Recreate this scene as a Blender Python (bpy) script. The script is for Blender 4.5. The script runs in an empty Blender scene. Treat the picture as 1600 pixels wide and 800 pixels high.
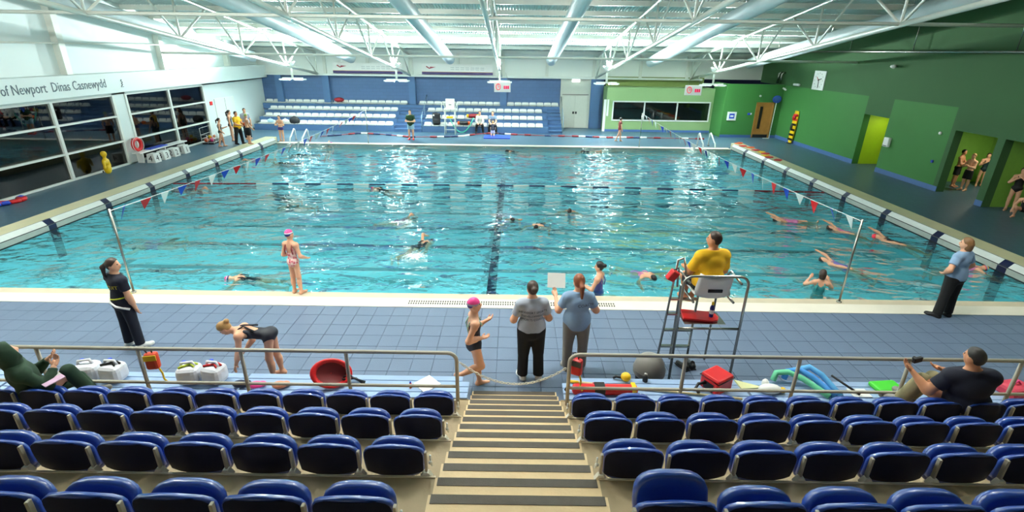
import bpy, bmesh, math, random
import numpy as np
from mathutils import Vector, Matrix
from mathutils.bvhtree import BVHTree
random.seed(7); np.random.seed(7)
S = bpy.context.scene
C = S.collection
PI = math.pi
V = Vector

# ------------------------------------------------------------------ camera
CAMP = np.array([0.528, -9.371, 4.90]); FPX = 761.8; PITCH = 0.3674; ROLL = 0.01403; PYOFF = -27.15
_f = np.array([0, math.cos(PITCH), -math.sin(PITCH)]); _r0 = np.array([1., 0, 0]); _u0 = np.cross(_r0, _f)
_r = _r0 * math.cos(ROLL) + _u0 * math.sin(ROLL); _u = -_r0 * math.sin(ROLL) + _u0 * math.cos(ROLL)
cd = bpy.data.cameras.new('camera'); cam = bpy.data.objects.new('camera', cd); C.objects.link(cam)
cd.sensor_width = 36; cd.lens = FPX / 1600 * 36; cd.shift_y = PYOFF / 1600; cd.clip_end = 300
M = Matrix(((_r[0], _u[0], -_f[0], CAMP[0]), (_r[1], _u[1], -_f[1], CAMP[1]), (_r[2], _u[2], -_f[2], CAMP[2]), (0, 0, 0, 1)))
cam.matrix_world = M
S.camera = cam
def ray(px, py): return _f + (px - 800) / FPX * _r - (py - 400 - PYOFF) / FPX * _u
def gp(px, py, z=0.):            # photo pixel -> point on the horizontal plane z
    d = ray(px, py); return CAMP + d * ((z - CAMP[2]) / d[2])
def px_x(px, py, x):             # photo pixel -> point on the wall plane X = x
    d = ray(px, py); return CAMP + d * ((x - CAMP[0]) / d[0])
def px_y(px, py, y):
    d = ray(px, py); return CAMP + d * ((y - CAMP[1]) / d[1])

# ------------------------------------------------------------------ world / view
w = bpy.data.worlds.new('world'); S.world = w; w.use_nodes = True
w.node_tree.nodes['Background'].inputs[0].default_value = (0.004, 0.006, 0.012, 1)
w.node_tree.nodes['Background'].inputs[1].default_value = 1.0
S.view_settings.view_transform = 'Standard'; S.view_settings.look = 'None'
S.view_settings.gamma = 1; S.view_settings.use_curve_mapping = False
S.view_settings.exposure = 0.0

# ------------------------------------------------------------------ lamps (hall lighting: one row of fittings at the low end, one over the near deck)
TRX = (-12.5, -6.38, -0.33, 5.95, 12.21)
def zbot(y): return 3.35 + .138 * (24.5 - y)
def ztop(y): return 4.62 + .158 * (24.5 - y)
LAMPCOL = (0.88, 1.0, 0.985); WARM = (1.0, 0.97, 0.91)
def area(name, loc, power, size, up=False, col=LAMPCOL, spread=PI, size_y=None, tilt=0.):
    l = bpy.data.lights.new(name, 'AREA'); l.energy = power; l.color = col; l.shape = 'RECTANGLE'; l.size = size; l.size_y = size_y or size; l.spread = spread
    o = bpy.data.objects.new(name, l); C.objects.link(o); o.location = loc
    o.rotation_euler = (PI + tilt, 0, 0) if up else (tilt, 0, 0)
    return o
UP1 = (3000, 2700, 1600, 2500, 1500); DN1 = (260, 430, 290, 480, 260); UP2 = (1250, 1250, 1050, 700, 240); DN2 = (330, 380, 370, 260, 110)
YROW = -1.8
for i, x in enumerate(TRX):
    area('uplight', (x, 20.7, zbot(20.7) + .32), UP1[i], .5, True, size_y=.3, tilt=.55)  # middle truss has no bowl; its uplight is added to brighten the roof
    area('downlight', (x, 20.7, zbot(20.7) - .76), DN1[i], .9, size_y=.35, tilt=-.45)
    area('uplight', (x, YROW, zbot(YROW) + .32), UP2[i], .5, True, size_y=.3, tilt=-.75, col=WARM)
    area('downlight', (x, YROW, zbot(YROW) - .76), DN2[i], .9, size_y=.35, col=WARM, tilt=.28)

# ------------------------------------------------------------------ materials
def lin(c): return c / 12.92 if c <= .04045 else ((c + .055) / 1.055) ** 2.4
def rgb(r, g, b): return (lin(r / 255), lin(g / 255), lin(b / 255), 1)
MATS = {}
def mat(name, col, rough=.5, metal=0., var=.06, scale=8., bump=0., bscale=40., spec=.5, emit=0., coat=0., sss=0., alpha=1.):
    if name in MATS: return MATS[name]
    m = bpy.data.materials.new(name); m.use_nodes = True; nt = m.node_tree; N = nt.nodes; L = nt.links
    b = N['Principled BSDF']; c = rgb(*col)
    b.inputs['Roughness'].default_value = rough; b.inputs['Metallic'].default_value = metal
    b.inputs['Specular IOR Level'].default_value = spec; b.inputs['Coat Weight'].default_value = coat
    b.inputs['Alpha'].default_value = alpha
    if var > 0:
        tc = N.new('ShaderNodeTexCoord'); no = N.new('ShaderNodeTexNoise'); no.inputs['Scale'].default_value = scale; no.inputs['Detail'].default_value = 4
        mx = N.new('ShaderNodeMix'); mx.data_type = 'RGBA'
        mx.inputs[6].default_value = tuple(v * (1 - var * 1.6) for v in c[:3]) + (1,); mx.inputs[7].default_value = tuple(min(1, v * (1 + var)) for v in c[:3]) + (1,)
        L.new(tc.outputs['Object'], no.inputs['Vector']); L.new(no.outputs['Fac'], mx.inputs[0]); L.new(mx.outputs[2], b.inputs['Base Color'])
        if bump > 0:
            n2 = N.new('ShaderNodeTexNoise'); n2.inputs['Scale'].default_value = bscale; bp = N.new('ShaderNodeBump'); bp.inputs['Strength'].default_value = bump; bp.inputs['Distance'].default_value = .02
            L.new(tc.outputs['Object'], n2.inputs['Vector']); L.new(n2.outputs['Fac'], bp.inputs['Height']); L.new(bp.outputs['Normal'], b.inputs['Normal'])
    else: b.inputs['Base Color'].default_value = c
    if emit > 0:
        b.inputs['Emission Color'].default_value = c; b.inputs['Emission Strength'].default_value = emit
    MATS[name] = m; return m
def brickmat(name, col, joint, w=.44, h=.22, rough=.6, rot=None):
    m = bpy.data.materials.new(name); m.use_nodes = True; nt = m.node_tree; N = nt.nodes; L = nt.links; b = N['Principled BSDF']
    tc = N.new('ShaderNodeTexCoord'); mp = N.new('ShaderNodeMapping'); L.new(tc.outputs['Object'], mp.inputs['Vector'])
    if rot: mp.inputs['Rotation'].default_value = rot
    br = N.new('ShaderNodeTexBrick'); br.inputs['Scale'].default_value = 1; br.inputs['Brick Width'].default_value = w; br.inputs['Row Height'].default_value = h; br.inputs['Mortar Size'].default_value = .008
    c = rgb(*col); br.inputs['Color1'].default_value = c; br.inputs['Color2'].default_value = tuple(v * .93 for v in c[:3]) + (1,); br.inputs['Mortar'].default_value = rgb(*joint)
    L.new(mp.outputs['Vector'], br.inputs['Vector']); L.new(br.outputs['Color'], b.inputs['Base Color']); b.inputs['Roughness'].default_value = rough
    bp = N.new('ShaderNodeBump'); bp.inputs['Strength'].default_value = .25; bp.inputs['Distance'].default_value = .01; bp.invert = True; L.new(br.outputs['Fac'], bp.inputs['Height']); L.new(bp.outputs['Normal'], b.inputs['Normal'])
    MATS[name] = m; return m
m_deck = mat('deck_tile', (98, 114, 138), .42, var=.10, scale=1.3, bump=.15, bscale=60)
m_deckfar = brickmat('deck_small_tile', (68, 96, 114), (58, 84, 100), .25, .25, .38)
m_joint = mat('tile_joint', (78, 94, 116), .8)
m_coping = mat('white_coping', (236, 230, 214), .45, var=.05, scale=3)
m_coping2 = mat('beige_coping', (206, 194, 168), .5, var=.08, scale=4)
m_cream = mat('cream_deck', (202, 196, 160), .38, var=.09, scale=2.2, bump=.05)
m_endwhite = mat('end_tile_white', (214, 220, 216), .3, var=.06)
m_endgrey = mat('end_tile_grey', (176, 180, 172), .35, var=.1)
m_navy = mat('navy_tile', (14, 22, 62), .3, var=.1)
m_dark = mat('dark_gap', (22, 26, 30), .7)
m_poolfloor = mat('pool_tile', (196, 246, 255), .5, var=.05, scale=1)
m_bluewall = brickmat('blue_block', (62, 90, 130), (52, 78, 116), .45, .22, .5, rot=(PI / 2, 0, 0))
m_bluepaint = mat('blue_paint', (66, 98, 138), .5, var=.05)
m_white = mat('white_paint', (232, 238, 232), .55, var=.03, scale=.7)
m_whitewall = mat('white_wall', (226, 238, 236), .6, var=.03, scale=.5)
m_steelwhite = mat('white_steel', (222, 226, 216), .35, var=.04)
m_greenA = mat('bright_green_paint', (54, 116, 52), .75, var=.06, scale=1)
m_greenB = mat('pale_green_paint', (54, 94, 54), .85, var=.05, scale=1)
m_greenC = mat('light_green_paint', (138, 168, 116), .6, var=.05, scale=1)
m_lime = mat('lime_paint', (176, 206, 40), .5, var=.05)
m_skirt = mat('blue_skirting', (70, 104, 158), .5)
m_tan = mat('tan_concrete', (164, 144, 110), .6, var=.14, scale=2.5, bump=.1, bscale=25)
m_tread = mat('tan_tread', (226, 198, 152), .55, var=.12, scale=5, bump=.1, bscale=50)
m_strip = mat('nosing_strip', (84, 78, 70), .75, var=.12, scale=20, bump=.2, bscale=200)
m_rail = mat('rail_paint', (168, 162, 146), .4, var=.04)
m_steel = mat('brushed_steel', (170, 168, 160), .25, metal=1., var=.05)
m_seat = mat('seat_blue_plastic', (34, 66, 148), .28, var=.05, coat=.4)
m_seatdark = mat('seat_back_navy', (12, 20, 48), .6, var=.15, spec=.2)
m_bench = mat('bench_pale_blue', (150, 176, 210), .4, var=.05)
m_black = mat('black_plastic', (14, 14, 16), .5)
m_white2 = mat('white_plastic', (238, 240, 236), .35, var=.03)
m_red = mat('red_plastic', (206, 26, 30), .4)
m_yellow = mat('yellow_plastic', (238, 196, 24), .4)
m_orange = mat('orange_plastic', (226, 92, 30), .45)
m_blue = mat('blue_plastic', (34, 70, 190), .4)
m_grey = mat('grey_plastic', (134, 130, 124), .45)
m_green = mat('green_plastic', (70, 200, 50), .45)
m_wood = mat('door_wood', (176, 122, 58), .45, var=.15, scale=6)

# ------------------------------------------------------------------ mesh helpers
def newobj(name, me, m=None, parent=None):
    o = bpy.data.objects.new(name, me); C.objects.link(o)
    if m is not None and not me.materials:
        for mm in (m if isinstance(m, (list, tuple)) else [m]): me.materials.append(mm)
    if parent is not None: o.parent = parent
    return o
def tag(o, label=None, cat=None, group=None, kind=None):
    if label: o['label'] = label
    if cat: o['category'] = cat
    if group: o['group'] = group
    if kind: o['kind'] = kind
    return o
def thing(name, label, cat, loc=(0, 0, 0), rz=0, group=None, kind=None):
    o = bpy.data.objects.new(name, None); C.objects.link(o); o.empty_display_size = .1
    o.location = loc; o.rotation_euler = (0, 0, rz)
    return tag(o, label, cat, group, kind)
def copytree(o, parent=None):
    c = o.copy(); C.objects.link(c); c.parent = parent
    for ch in list(o.children): copytree(ch, c)
    return c
class B:
    """collects shapes in one bmesh"""
    def __init__(s): s.bm = bmesh.new(); s.mi = 0
    def _mi(s, faces):
        for f in faces: f.material_index = s.mi
    def box(s, x0, y0, z0, x1, y1, z1, mtx=None):
        vs = [s.bm.verts.new(p) for p in ((x0, y0, z0), (x1, y0, z0), (x1, y1, z0), (x0, y1, z0), (x0, y0, z1), (x1, y0, z1), (x1, y1, z1), (x0, y1, z1))]
        fs = [s.bm.faces.new([vs[i] for i in q]) for q in ((0, 3, 2, 1), (4, 5, 6, 7), (0, 1, 5, 4), (1, 2, 6, 5), (2, 3, 7, 6), (3, 0, 4, 7))]
        s._mi(fs)
        if mtx: bmesh.ops.transform(s.bm, matrix=mtx, verts=vs)
        return vs
    def prism(s, pts, h0, h1, axis='z'):
        """pts 2D polygon (ccw) extruded along axis"""
        def P(a, b, h): return (a, b, h) if axis == 'z' else ((h, a, b) if axis == 'x' else (a, h, b))
        n = len(pts); lo = [s.bm.verts.new(P(a, b, h0)) for a, b in pts]; hi = [s.bm.verts.new(P(a, b, h1)) for a, b in pts]
        fs = [s.bm.faces.new(lo[::-1]), s.bm.faces.new(hi)]
        for i in range(n): fs.append(s.bm.faces.new((lo[i], lo[(i + 1) % n], hi[(i + 1) % n], hi[i])))
        s._mi(fs); return lo + hi
    def tube(s, pts, r, n=8, closed=False, caps=True, taper=None):
        pts = [V(p) for p in pts]; m = len(pts); rings = []; prev = None
        for i, p in enumerate(pts):
            if closed: t = pts[(i + 1) % m] - pts[i - 1]
            elif i == 0: t = pts[1] - p
            elif i == m - 1: t = p - pts[i - 1]
            else: t = (pts[i + 1] - p).normalized() + (p - pts[i - 1]).normalized()
            t = t.normalized()
            if prev is None:
                a = V((0, 0, 1)) if abs(t.z) < .9 else V((1, 0, 0)); u = t.cross(a).normalized()
            else:
                u = (prev - t * prev.dot(t)).normalized()
            prev = u; v = t.cross(u); rr = r if taper is None else r * taper[i]
            rings.append([s.bm.verts.new(p + (u * math.cos(2 * PI * k / n) + v * math.sin(2 * PI * k / n)) * rr) for k in range(n)])
        fs = []
        for i in range(m if closed else m - 1):
            a, b = rings[i], rings[(i + 1) % m]
            for k in range(n): fs.append(s.bm.faces.new((a[k], a[(k + 1) % n], b[(k + 1) % n], b[k])))
        if caps and not closed: fs += [s.bm.faces.new(rings[0][::-1]), s.bm.faces.new(rings[-1])]
        for f in fs: f.smooth = True
        s._mi(fs)
    def lathe(s, prof, n=24, c=(0, 0, 0), cap=True):
        rings = [[s.bm.verts.new((c[0] + r * math.cos(2 * PI * k / n), c[1] + r * math.sin(2 * PI * k / n), c[2] + z)) for k in range(n)] for r, z in prof]
        fs = []
        for a, b in zip(rings, rings[1:]):
            for k in range(n): fs.append(s.bm.faces.new((a[k], a[(k + 1) % n], b[(k + 1) % n], b[k])))
        if cap: fs += [s.bm.faces.new(rings[0][::-1]), s.bm.faces.new(rings[-1])]
        for f in fs: f.smooth = True
        s._mi(fs)
    def ball(s, c, r, seg=16, rings=10, sc=(1, 1, 1), rot=None):
        mt = Matrix.Translation(V(c)) @ (rot.to_4x4() if rot else Matrix()) @ Matrix.Diagonal((*[r * k for k in sc], 1))
        res = bmesh.ops.create_uvsphere(s.bm, u_segments=seg, v_segments=rings, radius=1, matrix=mt)
        fs = set(f for v in res['verts'] for f in v.link_faces)
        for f in fs: f.smooth = True
        s._mi(fs)
    def grid(s, fn, nu, nv, flip=False):
        g = [[s.bm.verts.new(fn(i / nu, j / nv)) for j in range(nv + 1)] for i in range(nu + 1)]
        fs = []
        for i in range(nu):
            for j in range(nv):
                q = (g[i][j], g[i + 1][j], g[i + 1][j + 1], g[i][j + 1]); fs.append(s.bm.faces.new(q[::-1] if flip else q))
        for f in fs: f.smooth = True
        s._mi(fs); return g
    def bevel(s, w=.01, seg=2, ang=30):
        bmesh.ops.recalc_face_normals(s.bm, faces=s.bm.faces); s.bm.normal_update()
        es = [e for e in s.bm.edges if e.is_manifold and e.calc_face_angle(0) > math.radians(ang)]
        bmesh.ops.bevel(s.bm, geom=es, offset=w, segments=seg, profile=.5, affect='EDGES', clamp_overlap=True); return s
    def mesh(s, name='m', normals=True):
        if normals: bmesh.ops.recalc_face_normals(s.bm, faces=s.bm.faces)
        me = bpy.data.meshes.new(name); s.bm.to_mesh(me); s.bm.free(); return me
    def obj(s, name, m, parent=None, normals=True): return newobj(name, s.mesh(name, normals), m, parent)
def boxobj(name, b, m, parent=None, bev=0):
    k = B(); k.box(*b)
    if bev: k.bevel(bev)
    return k.obj(name, m, parent)
def struct(o, label=None): o['kind'] = 'structure'; return o
def textmesh(txt, size, sx=1., extrude=.0, align='CENTER', space=1.):
    cu = bpy.data.curves.new('t', 'FONT'); cu.body = txt; cu.size = size; cu.align_x = align; cu.extrude = extrude; cu.space_character = space; cu.resolution_u = 2
    o = bpy.data.objects.new('t', cu); C.objects.link(o); bpy.context.view_layer.update()
    me = bpy.data.meshes.new_from_object(o.evaluated_get(bpy.context.evaluated_depsgraph_get()))
    bpy.data.objects.remove(o); bpy.data.curves.remove(cu)
    me.transform(Matrix.Diagonal((sx, 1, 1, 1))); me.materials.clear(); return me
# ================================================================== SETTING
PW, PD, HB = 12.5, 17.5, .28         # pool half width, depth in y, raised ends
XL, XR, YF, YN = -16.4, 17.0, 24.9, -13.5
m_water = None
def water_mat():
    m = bpy.data.materials.new('pool_water'); m.use_nodes = True; N = m.node_tree.nodes; L = m.node_tree.links
    N.remove(N['Principled BSDF']); out = N['Material Output']
    tc = N.new('ShaderNodeTexCoord')
    def noise(sc, det, st=(1, 1, 1), rot=0):
        mp = N.new('ShaderNodeMapping'); mp.inputs['Scale'].default_value = st; mp.inputs['Rotation'].default_value = (0, 0, rot); L.new(tc.outputs['Object'], mp.inputs['Vector'])
        n = N.new('ShaderNodeTexNoise'); n.inputs['Scale'].default_value = sc; n.inputs['Detail'].default_value = det; n.inputs['Distortion'].default_value = .6; L.new(mp.outputs['Vector'], n.inputs['Vector']); return n.outputs['Fac']
    a = noise(.8, 1.5, (.75, 1.2, 1), .3); b = noise(1.9, 2, (.6, 1.15, 1), -.35); c = noise(5, 2, (.65, 1.1, 1), .2)
    ad = N.new('ShaderNodeMath'); ad.operation = 'MULTIPLY_ADD'; ad.inputs[1].default_value = 1.3; L.new(a, ad.inputs[0]); L.new(b, ad.inputs[2])
    ad2 = N.new('ShaderNodeMath'); ad2.operation = 'MULTIPLY_ADD'; ad2.inputs[1].default_value = .16; L.new(c, ad2.inputs[0]); L.new(ad.outputs[0], ad2.inputs[2])
    bp = N.new('ShaderNodeBump'); bp.inputs['Strength'].default_value = 1; bp.inputs['Distance'].default_value = .24; L.new(ad2.outputs[0], bp.inputs['Height'])
    gl = N.new('ShaderNodeBsdfGlossy'); gl.inputs['Roughness'].default_value = .02; gl.inputs['Color'].default_value = (1, 1, 1, 1); L.new(bp.outputs['Normal'], gl.inputs['Normal'])
    rf = N.new('ShaderNodeBsdfRefraction'); rf.inputs['IOR'].default_value = 1.33; rf.inputs['Roughness'].default_value = .0; rf.inputs['Color'].default_value = (.56, .95, 1, 1); L.new(bp.outputs['Normal'], rf.inputs['Normal'])
    tr = N.new('ShaderNodeBsdfTransparent'); tr.inputs['Color'].default_value = (.56, .95, 1, 1)
    m1 = N.new('ShaderNodeMixShader'); m1.inputs[0].default_value = .55; L.new(rf.outputs[0], m1.inputs[1]); L.new(tr.outputs[0], m1.inputs[2])
    fr = N.new('ShaderNodeFresnel'); fr.inputs['IOR'].default_value = 1.33; L.new(bp.outputs['Normal'], fr.inputs['Normal'])
    m2 = N.new('ShaderNodeMixShader'); L.new(fr.outputs[0], m2.inputs[0]); L.new(m1.outputs[0], m2.inputs[1]); L.new(gl.outputs[0], m2.inputs[2])
    L.new(m2.outputs[0], out.inputs['Surface']); return m
# ---- floor slab with the pool cut out (top at z = 0), raised cream ends
k = B()
k.box(XL, PD + .42, -.3, XR, YF, -.002); k.box(XL, -.6, -.3, -PW - .78, PD + .42, -.002); k.box(PW + .78, -.6, -.3, XR, PD + .42, -.002)
k.box(XR, 4, -.3, 21, 15, -.002)                            # floor of the shower niches
floor = struct(k.obj('floor', m_deckfar))
sub = boxobj('tile_bed', (XL, YN, -.3, XR, -.6, -.012), m_joint, floor)
# near deck: single tiles
TS = .355; nearest = []
for i in range(-46, 48):
    for j in range(0, 10):
        x0 = .30 + i * TS; y1 = -.605 - j * TS
        if x0 < XL - TS or x0 > XR or y1 - TS < -3.9 - TS: continue
        nearest.append((abs(x0 - .6) * .7 + j * .02, x0, y1))
nearest.sort()
kt = B(); kt.box(.003, -TS + .003, -.03, TS - .003, -.003, 0); kt.bevel(.004, 1); tm = kt.mesh('tile'); tm.materials.append(m_deck)
kr = B(); nt_ = 0
for d, x0, y1 in nearest:
    vis = y1 > -3.35
    if vis and nt_ < 300:
        t = newobj('tile', tm, None, floor); t.location = (x0, y1, random.uniform(-.002, .001)); nt_ += 1
    else: kr.box(x0 + .003, y1 - TS + .003, -.03, x0 + TS - .003, y1 - .003, 0)
tag(kr.obj('outer_tiles', m_deck, floor), kind='stuff')
# copings
k = B(); k.box(-PW - .78, -.22, -.3, PW + .78, 0, .0); cop = k.obj('pool_edge_near', m_coping2); struct(cop)
k = B(); k.box(-PW - .78, -.60, -.3, PW + .78, -.225, .004); k.obj('outer_band', m_coping, cop)
k = B()
for i in range(86):                                        # overflow grille near the middle
    x = -1.6 + i * .05
    for jj in range(2): k.box(x, -.33 - jj * .09 - .06, .003, x + .026, -.33 - jj * .09, .0062)
tag(k.obj('grille_slot', m_dark, cop), kind='stuff')
k = B(); k.box(-PW - .78, -.006, -.12, PW + .78, .004, -.004); k.obj('shadow_joint', m_dark, cop)
struct(boxobj('pool_edge_far', (-PW, PD, -.3, PW, PD + .42, .01), m_coping))
for s, nm in ((-1, 'left'), (1, 'right')):
    k = B(); pts = [(PW + .16, HB), (PW + .78, HB), (PW + .78, -.3), (PW + .16, -.3)]
    k.prism([(s * a, b) for a, b in pts][::s], -.6, PD + .02, 'y') if False else None
    x0, x1 = sorted((s * (PW + .14), s * (PW + .78))); k.box(x0, -.0, -.3, x1, PD + .42, HB); k.bevel(.02)
    e = struct(k.obj('pool_end_' + nm, m_cream))
    # sloping upper band, vertical lower band, dark joints
    def band(name, a, b, m, y0=0., y1=PD, t=.05):
        kk = B(); (xa, za), (xb, zb) = a, b
        vs = [kk.bm.verts.new(p) for p in ((s * xa, y0, za), (s * xa, y1, za), (s * xb, y1, zb), (s * xb, y0, zb), (s * (xa + t), y0, za), (s * (xa + t), y1, za), (s * (xb + t), y1, zb), (s * (xb + t), y0, zb))]
        for q in ((0, 1, 2, 3), (4, 5, 6, 7), (0, 1, 5, 4), (1, 2, 6, 5), (2, 3, 7, 6), (3, 0, 4, 7)): kk.bm.faces.new([vs[i] for i in q])
        return kk.obj(name, m, e)
    band('upper_band', (PW + .02, .165), (PW + .13, HB + .004), m_endwhite)
    band('lower_band', (PW, -.02), (PW + .0, .15), m_endgrey, t=.16)
    band('joint', (PW + .005, .15), (PW + .018, .166), m_dark)
    band('top_joint', (PW + .128, HB - .01), (PW + .15, HB + .006), m_dark, t=.012)
    band('water_joint', (PW - .004, -.03), (PW - .002, .012), m_dark)
    for i in range(8):
        y = 1.55 + 2.041 * i - .0
        band('lane_mark', (PW + .017, .168), (PW + .127, HB + .006), m_navy, y - .12, y + .12)
        band('lane_mark', (PW - .006, .012), (PW - .006, .148), m_navy, y - .12, y + .12)
# ---- pool basin
def zb(y): return -.95 - .045 * y                  # floor falls toward the far side
ZB = -.95; k = B()
k.prism([(-.3, zb(-.3) - .3), (PD + .3, zb(PD + .3) - .3), (PD + .3, zb(PD + .3)), (-.3, zb(-.3))], -PW - .3, PW + .3, 'x')
DD = -2.05
k.box(-PW - .3, -.3, DD, -PW, PD + .3, -.02); k.box(PW, -.3, DD, PW + .3, PD + .3, -.02)
k.box(-PW, -.3, DD, PW, 0, -.12); k.box(-PW, PD, DD, PW, PD + .3, -.02)
basin = struct(k.obj('pool_basin', m_poolfloor))
def strip(name, x0, x1, y0, y1, t=.006):
    kk = B(); kk.prism([(y0, zb(y0) - .02), (y1, zb(y1) - .02), (y1, zb(y1) + t), (y0, zb(y0) + t)], x0, x1, 'x'); kk.obj(name, m_navy, basin)
for i in range(8):
    y = 1.55 + 2.041 * i
    strip('lane_line', -PW + 1.6, PW - 1.6, y - .125, y + .125)
    for s in (-1, 1):
        strip('lane_line_end', s * (PW - 1.6) - .12, s * (PW - 1.6) + .12, y - .5, y + .5, .0062)
        a, b = sorted((s * PW, s * (PW - .012)))
        boxobj('wall_target', (a, y - .13, -.85, b, y + .13, -.02), m_navy, basin)
strip('cross_line', -.125, .125, .3, PD - .4, .0064)
k = B(); k.box(-PW, 0, -.05, PW, PD, -.012)
kk = B(); g = kk.grid(lambda u, v: (-PW + 2 * PW * u, PD * v, -.012), 60, 40)
wat = kk.obj('pool_water', water_mat(), None, False); k.bm.free(); wat['kind'] = 'stuff'
wat['label'] = 'rippling turquoise water filling the swimming pool'; wat['category'] = 'water'

# ---- left wall with dark windows
WZ = (0.04, 1.02, 2.07, 2.93)
wl = B()
wl.box(XL - .3, YN, -.1, XL, 3.0, 4.2); wl.box(XL - .3, 11.86, 0, XL, 12.58, 3.05); wl.box(XL - .3, 18.2, 0, XL, YF, 3.05)
wl.box(XL - .3, 3.0, 2.95, XL, YF, 3.05); wl.box(XL - .3, 3.0, -.1, XL, YF, .04)
wl.box(XL - .5, YN, 3.8, XL - .2, YF, 12)
wall_left = struct(wl.obj('wall_left', m_whitewall))
k = B(); k.box(XL - .25, 3, 3.05, XL + .38, YF, 3.84); k.bevel(.02); fas = struct(k.obj('trim_1', m_whitewall)); fas['label'] = 'white fascia band above the dark windows'
me = textmesh('City of Newport  Dinas Casnewydd', .47, .735, .004, 'RIGHT'); me.transform(Matrix(((0, 0, 1, 0), (1, 0, 0, 0), (0, 1, 0, 0), (0, 0, 0, 1))))
lt = newobj('lettering', me, mat('lettering_grey', (58, 84, 96), .5, var=0), fas); lt.location = (XL + .385, 11.25, 3.31)
k = B(); k.tube([(0, -.03, .0), (0, .06, .05), (0, .02, .1), (0, .08, .16), (0, 0, .21), (0, .05, .26)], .014, 6); k.box(-.004, -.06, -.04, .004, .1, -.02)
lo = k.obj('emblem', MATS['lettering_grey'], fas); lo.location = (XL + .39, 12.05, 3.3)
for y in (5.2, 10.1, 15.6, 21.2):                           # columns on the upper wall
    boxobj('column', (XL - .2, y - .13, 3.84, XL + .05, y + .13, ztop(y) + .1), m_steelwhite, wall_left)
k = B(); k.tube([(XL + .02, 3, 4.95), (XL + .02, 19, 4.95)], .035, 6); k.obj('wall_pipe', m_steelwhite, wall_left)
glass = bpy.data.materials.new('dark_window_glass'); glass.use_nodes = True
N = glass.node_tree.nodes; L = glass.node_tree.links; N.remove(N['Principled BSDF'])
gl_ = N.new('ShaderNodeBsdfGlossy'); gl_.inputs['Roughness'].default_value = .02; tr_ = N.new('ShaderNodeBsdfTransparent'); tr_.inputs['Color'].default_value = (.75, .78, .8, 1)
fr_ = N.new('ShaderNodeFresnel'); fr_.inputs['IOR'].default_value = 1.75; mx_ = N.new('ShaderNodeMixShader')
L.new(fr_.outputs[0], mx_.inputs[0]); L.new(tr_.outputs[0], mx_.inputs[1]); L.new(gl_.outputs[0], mx_.inputs[2]); L.new(mx_.outputs[0], N['Material Output'].inputs['Surface'])
for wi, (ys, nm) in enumerate((((3.0, 5.9, 8.92, 11.86), 'window_1'), ((12.58, 15.4, 18.2), 'window_2'))):
    wn = thing(nm, 'tall dark night window of six panes in white frames', None, (XL, ys[0], 0), kind='structure')
    for y in ys: boxobj('mullion', (-.12, y - ys[0] - .055, 0.04, .03, y - ys[0] + .055, 2.95), m_white, wn)
    for a, b in zip(ys, ys[1:]):
        for z in (WZ[0], WZ[1], WZ[2], WZ[3]):
            boxobj('glazing_bar', (-.12, a - ys[0] + .055, z - .035, .02, b - ys[0] - .055, z + .035), m_white, wn)
        for z0, z1 in zip(WZ, WZ[1:]):
            boxobj('pane', (-.07, a - ys[0] + .055, z0 + .035, -.055, b - ys[0] - .055, z1 - .035), glass, wn)
og = struct(boxobj('outside_ground', (-60, -20, -.4, XL - .55, 40, -.3), mat('night_ground', (20, 22, 24), .9)))
for q, (y, z, r, c) in enumerate([(17.6, 4.3, .16, 0), (17.9, 4.45, .09, 0), (17.2, 4.42, .1, 0), (18.3, 4.2, .07, 0), (16.4, 4.6, .05, 0), (16.8, 4.5, .06, 0), (13.0, 3.85, .09, 1), (12.8, 3.7, .05, 1), (15.0, 4.4, .05, 1), (22.6, 4.7, .06, 0), (23, 4.62, .05, 0), (22.8, 4.4, .05, 0)]):
    k = B(); k.ball((0, 0, 0), r, 10, 6); sl = k.obj('street_lamp_globe', mat('sodium_lamp' if c == 0 else 'pink_lamp', (255, 150, 60) if c == 0 else (255, 180, 190), var=0, emit=7)); sl.location = (-30, 10 + (y - 12) * 1.9, z - 1.2 - (4.9 - z) * .2)
    k = B(); k.tube([(0, 0, -r), (0, 0, -sl.location.z - .3)], .03, 6); k.obj('post', m_black, sl)
    tag(sl, 'small glowing lamp in the night outside the tall left windows', 'lamp', 'lamps in the night outside')
# doors and bits on the far part of the left wall
dr = struct(boxobj('door_1', (XL - .02, 19.0, 0, XL + .05, 21.0, 2.15), m_white, None, .01)); dr['label'] = 'white double door beside the dark windows'
boxobj('leaf_joint', (XL + .05, 19.99, .02, XL + .056, 20.01, 2.13), m_grey, dr)
for y in (19.9, 20.1): boxobj('push_plate', (XL + .05, y - .05, 1.05, XL + .07, y + .05, 1.25), m_dark, dr)
al = boxobj('alarm_box', (XL, 18.55, 1.85, XL + .06, 18.75, 2.05), m_red, None, .01); tag(al, 'small red alarm box on white wall by the windows', 'alarm')
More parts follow.
